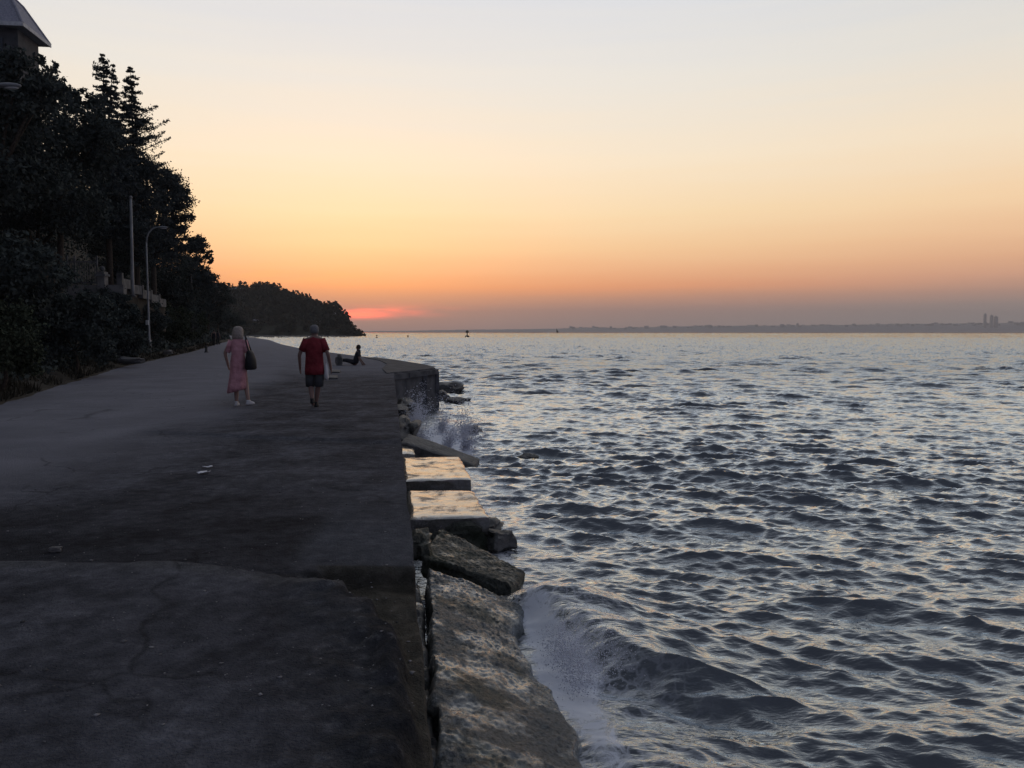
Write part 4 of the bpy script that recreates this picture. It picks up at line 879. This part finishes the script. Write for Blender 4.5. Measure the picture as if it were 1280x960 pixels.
def white_wall():
    P = [(150, 345, 46), (163, 353, 48), (176, 360, 50), (187, 366, 52), (197, 371, 54), (206, 376, 56)]
    root = empty('garden_wall', at_d(150, 345, 46)); o = root.location.copy(); thing(root, 'low white wall stepping down the bank behind the curved lamp post', 'wall')
    for i in range(5):
        a = at_d(*P[i]) - o; b = at_d(*P[i + 1]) - o; hh = .55
        m_ = (a + b) / 2; L = Vector((b.x - a.x, b.y - a.y, 0)); ang = math.atan2(L.y, L.x)
        MB().box((m_.x, m_.y, m_.z - hh / 2), (L.length * .9, .22, hh), Matrix.Rotation(ang, 3, 'Z')).build('wall_panel', M['old_white'], root)
        MB().box((a.x, a.y, a.z - hh / 2 + .05), (.3, .3, hh + .25), Matrix.Rotation(ang, 3, 'Z')).build('pier', M['old_white'], root)
    q = [at_d(*p) - o for p in P]; vs = []; fs = []
    for p in q: vs += [(p.x - .15, p.y - .1, p.z - .52), (p.x - .15, p.y - .1, p.z - 2.2), (p.x - .15, p.y + .4, p.z - 2.2), (p.x - .15, p.y + .4, p.z - .52)]
    for i in range(5):
        for k in range(4): fs.append((i * 4 + k, i * 4 + (k + 1) % 4, i * 4 + 4 + (k + 1) % 4, i * 4 + 4 + k))
    MB().add(vs, fs).build('stone_base', M['soil'], root)
white_wall()

def hill_house():
    D = 52.0
    c = at_d(28, 29, D)                     # near eave corner
    far = at_d(63, 56.5, 57.0); ze = c.z; bx = c.x
    k = ze - CAMZ
    rt = ray(63, 56.5); far = Vector((rt.x, rt.y, rt.z)) * (k / rt.z); far.z = ze
    yd = math.atan2(far.y - c.y, far.x - c.x); Lr = Vector((far.x - c.x, far.y - c.y, 0)).length
    root = empty('hilltop_house', (c.x, c.y, ze - 6.5), yd - R(90)); thing(root, 'grey house with a tiled hip roof half out of view above the trees', 'house')
    W = 10.0; E = 6.5; e = .55; Lr = max(Lr, 3.6)
    # local: x to the right of the eave line, y along the side eave; the front eave runs to -x
    MB().box((-W / 2 - e, Lr / 2 , E / 2 - 3.2), (W - .0, Lr - 2 * e, E + 6.1)).build('wall', M['house_wall'], root)
    rz = E; rh = 3.0
    def ring(ins, z): return [(-ins, ins, z), (-ins, Lr - ins, z), (-W - 2 * e + ins, Lr - ins, z), (-W - 2 * e + ins, ins, z)]
    t1, t2 = 1.15, min(2.35, Lr / 2 - .1)
    rf = MB().add(ring(0, rz - .14) + ring(0, rz) + ring(t1, rz + 2.0) + ring(t2, rz + 2.75), [(k * 4 + i, k * 4 + (i + 1) % 4, k * 4 + 4 + (i + 1) % 4, k * 4 + 4 + i) for k in range(3) for i in range(4)] + [(12, 13, 14, 15), (3, 2, 1, 0)]).build('roof', M['roof_tile'], root)
    MB().box((-4.3, Lr / 2, rz + rh + .3), (.7, .7, 1.7)).build('chimney', M['concrete'], rf)
    MB().tube([(0, 0, rz + .03), (-t1, t1, rz + 2.03), (-t2, t2, rz + 2.78)], .09, 8).build('ridge_tile', M['roof_tile'], rf); MB().tube([(0, Lr, rz + .03), (-t1, Lr - t1, rz + 2.03), (-t2, Lr - t2, rz + 2.78)], .09, 8).build('ridge_tile', M['roof_tile'], rf)
    f = MB().box((-W / 2 - e, -.03, rz - .05), (W + 2 * e + .1, .07, .26)); f.build('fascia', M['pale_paint'], root)
    MB().box((.03, Lr / 2, rz - .05), (.07, Lr, .24)).build('fascia', M['pale_paint'], root)
    for x in (-2.0, -4.2, -6.4):
        w = MB().box((x, e - .03, E - 1.5), (1.1, .1, 1.4)).build('window', M['glass'], root)
        MB().box((x, e - .1, E - 2.28), (1.3, .16, .1)).build('sill', M['pale_paint'], w)
hill_house()

# ------------------------------------------------------------------ people
def skin_body(name, verts, edges, material, parent):
    me = bpy.data.meshes.new(name); me.from_pydata([v[0] for v in verts], edges, []); me.update()
    o = link(name, me, material, parent)
    md = o.modifiers.new('skin', 'SKIN'); md.use_smooth_shade = True
    for i, v in enumerate(verts):
        sv = me.skin_vertices[0].data[i]; r = v[1]; sv.radius = r if isinstance(r, tuple) else (r, r); sv.use_root = (i == 0)
    sd = o.modifiers.new('smooth', 'SUBSURF'); sd.levels = 1; sd.render_levels = 2
    return o
def person_body(parent, material, H, legs, arms, lean=0, head_turn=0, pelvis=None, torso_dir=None):
    """legs/arms: for side -1,+1 the joint lists; a body in local metres, facing +y"""
    k = H / 1.72; P = Vector(pelvis or (0, 0, .93 * k)); up = Vector(torso_dir or (0, math.sin(lean), math.cos(lean))).normalized()
    V = [(P, .125 * k)]; E = []
    def add(p, r, par): V.append((Vector(p), r * k)); E.append((par, len(V) - 1)); return len(V) - 1
    wst = add(P + up * .18 * k, .115, 0); ch = add(P + up * .36 * k, .13, wst); sh = add(P + up * .5 * k, .085, ch)
    nk = add(P + up * .57 * k + Vector((0, .012, 0)), .052, sh)
    jaw = add(P + up * .635 * k + Vector((0, .03, 0)), .066, nk); hd = add(P + up * .70 * k + Vector((0, .03, 0)), .088, jaw); tp = add(P + up * .775 * k + Vector((0, .02, 0)), .066, hd)
    fx = Vector((math.sin(head_turn), math.cos(head_turn), 0)); sx = Vector((fx.y, -fx.x, 0))
    add(V[hd][0] + fx * .125 * k - up * .02 * k, .014, hd)
    for s in (-1, 1): add(V[hd][0] + sx * s * .1 * k - up * .015 * k, .018, hd)
    for s in (-1, 1):
        L = legs[s]; h = add(P + Vector((s * .095 * k, 0, -.06 * k)), .095, 0)
        kn = add(Vector(L[0]), .06, h); mid = add((Vector(L[0]) * .62 + Vector(L[1]) * .38), .058, kn); an = add(Vector(L[1]), .038, mid); add(Vector(L[2]), .032, an)
    for s in (-1, 1):
        A = arms[s]; so = add(P + up * .5 * k + Vector((s * .165 * k, 0, -.005)), .055, sh); el = add(Vector(A[0]), .041, so); wr = add(Vector(A[1]), .028, el)
        fd = (Vector(A[1]) - Vector(A[0])).normalized(); side = Vector((0, 1, 0)) if abs(fd.y) < .8 else Vector((0, 0, 1)); side = (side - fd * side.dot(fd)).normalized(); nrm = fd.cross(side)
        pm = add(Vector(A[1]) + fd * .05 * k, .032, wr)
        for q, (off, ln) in enumerate(((-.03, .07), (-.01, .085), (.01, .08), (.03, .06))):
            b = add(V[pm][0] + side * off * k + fd * .035 * k, .0095, pm); m_ = add(V[b][0] + fd * ln * .5 * k, .0085, b); add(V[m_][0] + fd * ln * .42 * k - nrm * .018 * s * k, .0075, m_)
        tb = add(V[wr][0] + side * .034 * k + fd * .03 * k, .011, wr); add(V[tb][0] + side * .02 * k + fd * .045 * k, .009, tb)
    skin_body('body', V, E, material, parent)
    return P, up, k, V[hd][0]
def shoe(parent, heel, yaw, material, k=1.0):
    rot = Matrix.Rotation(yaw, 3, 'Z'); vs = MB().loft([(0, .07, 0, .04, .125), (0, .07, .015, .046, .135), (0, .06, .045, .042, .115), (0, .02, .075, .034, .06), (0, .0, .1, .036, .045)], 16)
    vs.v = [tuple(rot @ (Vector(v) * k) + Vector(heel)) for v in vs.v]; vs.build('shoe', material, parent, True)
def sleeve(a, b, r0, r1): return MB().tube([a, Vector(a).lerp(Vector(b), .5), b], [r0, (r0 + r1) / 2 * 1.03, r1], 14)

YAW = math.atan2(.155, 1)
def woman():
    p = at_z(299, 507, float(promenade_z(-5.7, 16.3)[0])); root = empty('person', p, YAW * .3); root.scale = (.95, .95, .96); thing(root, 'blonde walker seen from behind in a long dusty pink dress with white shoes', 'person', 'people walking along the promenade')
    k = 1.66 / 1.72
    legs = {-1: [(-.07, .06, .5), (-.05, -.02, .085), (-.05, .1, .04)], 1: [(.12, .1, .5), (.22, -.08, .13), (.25, .02, .05)]}
    arms = {-1: [(-.27, -.04, 1.14), (-.245, .05, .91)], 1: [(.25, -.05, 1.16), (.24, .12, .98)]}
    P, up, kk, hd = person_body(root, M['skin'], 1.66, legs, arms, .03, .1)
    wob = lambda i, a: (.0 if i > 5 else (.085 - .011 * i) * math.sin(a * 6 + 1.0) + .04 * math.sin(a * 11 + .5 * i))
    d = MB().loft([(-.05, -.03, .33, .23, .2), (-.035, -.02, .45, .22, .18), (-.02, 0, .6, .205, .165), (0, 0, .75, .2, .15), (0, 0, .9, .195, .145), (0, 0, 1.0, .18, .13), (0, .01, 1.12, .165, .12), (0, .015, 1.25, .185, .125), (0, .015, 1.36, .195, .11), (0, .015, 1.425, .15, .085), (0, .015, 1.46, .075, .065)], 30, True, wob)
    for s in (-1, 1):
        b = len(d.v); t = sleeve((s * .165, .015, 1.40), (s * .262, -.035, 1.16), .078, .066); d.add(t.v, t.f)
    for i in range(30):                     # slanting hem, lower on the trailing side
        x, y, z = d.v[i]; d.v[i] = (x, y, z + .22 * (x + .05) + .02 * math.sin(i * 1.7))
    d.v = [(x * .84, y * .92, z) for x, y, z in d.v]
    o = d.build('dress', M['pink'], root, True)
    hr = MB().loft([(0, hd.y - .03, 1.40, .06, .035), (0, hd.y - .05, 1.44, .115, .06), (0, hd.y - .05, 1.5, .12, .08), (0, hd.y - .03, 1.58, .118, .105), (0, hd.y - .012, 1.65, .108, .112), (0, hd.y - .01, 1.70, .08, .09), (0, hd.y - .01, 1.722, .03, .04)], 22, True, lambda i, a: .05 * math.sin(a * 7 + i) * (i < 4))
    hr.v = [(x + .012 * mnoise.noise(Vector((x * 30, y * 30, z * 5))), y + .012 * mnoise.noise(Vector((x * 30 + 9, y * 30, z * 5))), z) for x, y, z in hr.v]
    hr.build('hair', M['blonde'], root, True)
    shoe(root, (-.05, -.04, 0), .05, M['white_shoe']); shoe(root, (.22, -.1, .03), -.5, M['white_shoe'])
    # bag carried at the shoulder
    bag = empty('shoulder_bag', p + Vector((.26, .0, .75)), YAW * .3); thing(bag, 'large soft black shoulder bag carried at the side of the walker in pink', 'bag')
    MB().loft([(0, 0, 0, .08, .15), (0, 0, .03, .115, .18), (0, 0, .2, .105, .17), (-.01, 0, .34, .07, .14), (-.015, 0, .4, .03, .12)], 20).build('pouch', M['black'], bag, True)
    MB().tube([(-.01, -.1, .38), (-.07, -.06, .58), (-.1, 0, .70), (-.07, .06, .58), (-.01, .1, .38)], .014, 8).build('strap', M['black'], bag, True)
woman()
def man():
    p = at_z(394, 509, float(promenade_z(-4.0, 16.2)[0])); root = empty('person', p, YAW * .5); root.scale = (.94, .94, .945); thing(root, 'walker with short grey hair seen from behind in a red shirt and dark shorts', 'person', 'people walking along the promenade')
    legs = {-1: [(-.11, .1, .5), (-.03, -.16, .15), (-.02, -.1, .04)], 1: [(.07, .06, .5), (.0, .12, .09), (.0, .24, .04)]}
    arms = {-1: [(-.31, -.03, 1.12), (-.32, .08, .86)], 1: [(.3, -.06, 1.12), (.33, .04, .86)]}
    P, up, k, hd = person_body(root, M['skin_tan'], 1.74, legs, arms, .05, .25)
    sh = MB().loft([(0, 0, .7, .222, .165), (0, 0, .8, .22, .16), (0, 0, .95, .208, .152), (0, 0, 1.1, .2, .145), (0, .01, 1.25, .215, .145), (0, .02, 1.38, .225, .125), (0, .025, 1.46, .175, .095), (0, .03, 1.5, .075, .07)], 26, True, lambda i, a: .02 * math.sin(a * 6 + i))
    for s in (-1, 1): t = sleeve((s * .17, .02, 1.44), (s * .285, -.02, 1.2), .088, .08); sh.add(t.v, t.f)
    sh.v = [(x * .92, y * .92, z) for x, y, z in sh.v]
    sh.build('shirt', M['red'], root, True)
    st = MB().loft([(0, 0, .72, .16, .12), (0, 0, .84, .165, .12), (0, 0, .95, .16, .12)], 24)
    for s, l in legs.items(): t = MB().tube([(s * .085, 0, .8), (s * .1 * .6 + l[0][0] * .4, l[0][1] * .5, .64), (l[0][0], l[0][1] * .95, .45)], [.095, .105, .1], 16); st.add(t.v, t.f)
    st.build('shorts', M['shorts'], root, True)
    MB().loft([(0, hd.y - .045, 1.57, .08, .05), (0, hd.y - .03, 1.62, .096, .085), (0, hd.y - .014, 1.68, .096, .1), (0, hd.y - .01, 1.73, .075, .085), (0, hd.y - .01, 1.755, .03, .035)], 20).build('hair', M['grey_hair'], root, True)
    for s in (-1, 1): MB().ball((s * .0, 0, 0), .001, 6, 4)
    shoe(root, (-.03, -.19, .1), .1, M['black'], 1.05); shoe(root, (.0, .09, 0), .0, M['black'], 1.05)
    w = empty('carrier_bag', p + Vector((.235, .02, .55)), YAW * .5); thing(w, 'narrow white bag hanging between the torso and arm of the walker in red', 'bag')
    MB().loft([(0, 0, 0, .03, .06), (0, 0, .05, .045, .09), (0, 0, .22, .04, .08), (0, 0, .34, .02, .04), (.03, 0, .42, .01, .015)], 14, True, lambda i, a: .08 * math.sin(a * 5 + i)).build('pouch', M['pale_paint'], w, True)
man()
def sitter():
    p = at_z(444, 456, 0.02); root = empty('person', p, 0); thing(root, 'small dark figure sitting on the ground at the jetty, leaning back on one arm', 'person')
    # facing -x: build facing +y then turn
    root.rotation_euler = (0, 0, R(90))
    legs = {-1: [(-.1, .42, .2), (-.1, .72, .22), (-.1, .76, .42)], 1: [(.1, .42, .24), (.1, .74, .2), (.1, .78, .4)]}
    arms = {-1: [(-.2, -.22, .3), (-.22, -.36, .08)], 1: [(.2, -.16, .34), (.22, -.34, .09)]}
    P, up, k, hd = person_body(root, M['skin_tan'], 1.7, legs, arms, 0, 0, (0, 0, .13), (0, -.28, 1))
    t = MB().loft([(0, .0, .06, .17, .14), (0, -.05, .25, .19, .14), (0, -.1, .4, .21, .14), (0, -.14, .55, .22, .125), (0, -.17, .66, .11, .09), (0, -.18, .71, .065, .065)], 22)
    for s in (-1, 1): q = sleeve((s * .15, -.14, .6), (s * .2, -.19, .38), .07, .06); t.add(q.v, q.f)
    t.build('jacket', M['dark_cloth'], root, True)
    t = MB()
    for s in (-1, 1): q = MB().tube([(s * .09, .02, .12), (s * .1, .42, .22), (s * .1, .7, .22)], [.11, .085, .06], 14); t.add(q.v, q.f)
    t.build('trousers', M['dark_cloth'], root, True)
    MB().ball((0, hd.y - .01, hd.z + .03), (.1, .112, .12), 16, 10).build('hair', M['dark_hair'], root, True)
    b = at_z(424, 456, .03); r = rock('stone', b + Vector((0, 0, .16)), (.14, .16, .28), M['stone'], 'upright dark stone at the feet of the sitting figure', 'stone', None, 14)
sitter()
def far_walker(px, py, label, seed, h=1.75, rz=0):
    p = at_z(px, py, .02); root = empty('person', p, rz); thing(root, label, 'person', 'people walking along the promenade')
    s_ = 1 if seed % 2 else -1
    legs = {-1: [(-.09, .1 * s_, .5), (-.09, -.02 * s_, .09), (-.09, .1, .04)], 1: [(.09, .05 * -s_, .5), (.09, -.2 * s_, .1), (.09, -.1, .04)]}
    arms = {-1: [(-.25, -.05, 1.14), (-.26, .06 * s_, .9)], 1: [(.25, -.05, 1.14), (.26, .08 * -s_, .9)]}
    P, up, k, hd = person_body(root, M['skin_tan'], h, legs, arms, .03)
    MB().loft([(0, 0, .82, .2, .14), (0, 0, 1.1, .18, .13), (0, .02, 1.36, .21, .12), (0, .03, 1.5, .08, .07)], 16).build('jacket', M['dark_cloth'], root, True)
    t = MB()
    for s, l in legs.items(): q = MB().tube([(s * .1, 0, .88), l[0], l[1]], [.12, .085, .07], 12); t.add(q.v, q.f)
    t.build('trousers', M['black'], root, True)
    MB().ball((0, hd.y - .01, hd.z + .03), (.1, .11, .115), 14, 8).build('hair', M['dark_hair'], root, True)
far_walker(267.5, 432.5, 'distant dark figure at the bend, beside the bushes', 1)
far_walker(272.5, 431.5, 'distant dark figure at the bend, on the open road side of its companion', 2, 1.68)

# ------------------------------------------------------------------ small things on the ground
def bollard(px, py, h, label):
    p = at_z(px, py, 0.0); root = empty('bollard', p); thing(root, label, 'bollard')
    MB().loft([(0, 0, -.02, .16, .16), (0, 0, .05, .16, .16), (0, 0, .08, .1, .1), (0, 0, h * .75, .09, .09)], 14).build('shaft', M['dark_metal'], root, True)
    MB().loft([(0, 0, h * .75, .12, .12), (0, 0, h * .9, .13, .13), (0, 0, h, .05, .05)], 14).build('cap_piece', M['dark_metal'], root, True)
bollard(258, 440.5, .5, 'short black bollard at the inner edge of the bend')
slab('kerb_stone', [at_z(408, 471.5, .07), at_z(422, 471.5, .07), at_z(422, 468.5, .07), at_z(408, 469, .07)], .09, M['old_white'], 'pale flat stone on the road beside the walker in red', 'stone', None, n=10, rough=.01, seed=41, chip=.02)
slab('kerb_stone', [at_z(414, 464, .07), at_z(425, 464, .07), at_z(426, 462, .07), at_z(416, 462, .07)], .09, M['old_white'], 'smaller pale flat stone, just before the sitting figure', 'stone', None, n=10, rough=.01, seed=43, chip=.02)
def scrap(px, py, w, l, rz, label, seed):
    p = at_z(px, py, 0); z = float(promenade_z(p.x, p.y)[0]); n = 7; g = np.linspace(-.5, .5, n); U, V = np.meshgrid(g, g)
    Z = .018 + .03 * fbm(U * 3 + seed, V * 3, 3, seed) + .02 * np.abs(U)
    c, s = math.cos(rz), math.sin(rz); X = U * w; Y = V * l
    me = np_mesh('paper_scrap', np.stack([X * c - Y * s, X * s + Y * c, Z], -1).reshape(-1, 3), grid_faces(n, n), True)
    o = link('paper_scrap', me, M['paper']); o.location = (p.x, p.y, z); md = o.modifiers.new('thickness', 'SOLIDIFY'); md.thickness = .002
    thing(o, label, 'litter', 'scraps of white paper on the asphalt')
scrap(259.5, 585.5, .1, .05, .2, 'flatter thin scrap of white paper on the asphalt, beyond the brighter one', 3)
scrap(254.5, 592.5, .075, .13, -.5, 'brighter crumpled scrap of white paper on the asphalt, the nearer of two', 8)
rk2 = [(70, 690, 5.55, .04, 'grey stone lying on the asphalt near the seam in the road')]
for px, py, d, r, lab in rk2:
    p = at_z(px, py, 0); rock('loose_stone', p + Vector((0, 0, .02)), (r, r * .7, r * .45), M['concrete'], lab, 'stone', None, 51)
pd = at_z(163, 451, .3); rock('pale_boulder', pd, (.5, .3, .14), M['old_white'], 'pale broken lump of concrete on the verge before the curved lamp post', 'boulder', None, 61)
pd = at_z(210, 440, .35); rock('pale_boulder', pd, (.28, .22, .12), M['concrete'], 'smaller pale lump of concrete on the verge past the curved lamp post', 'boulder', None, 63)
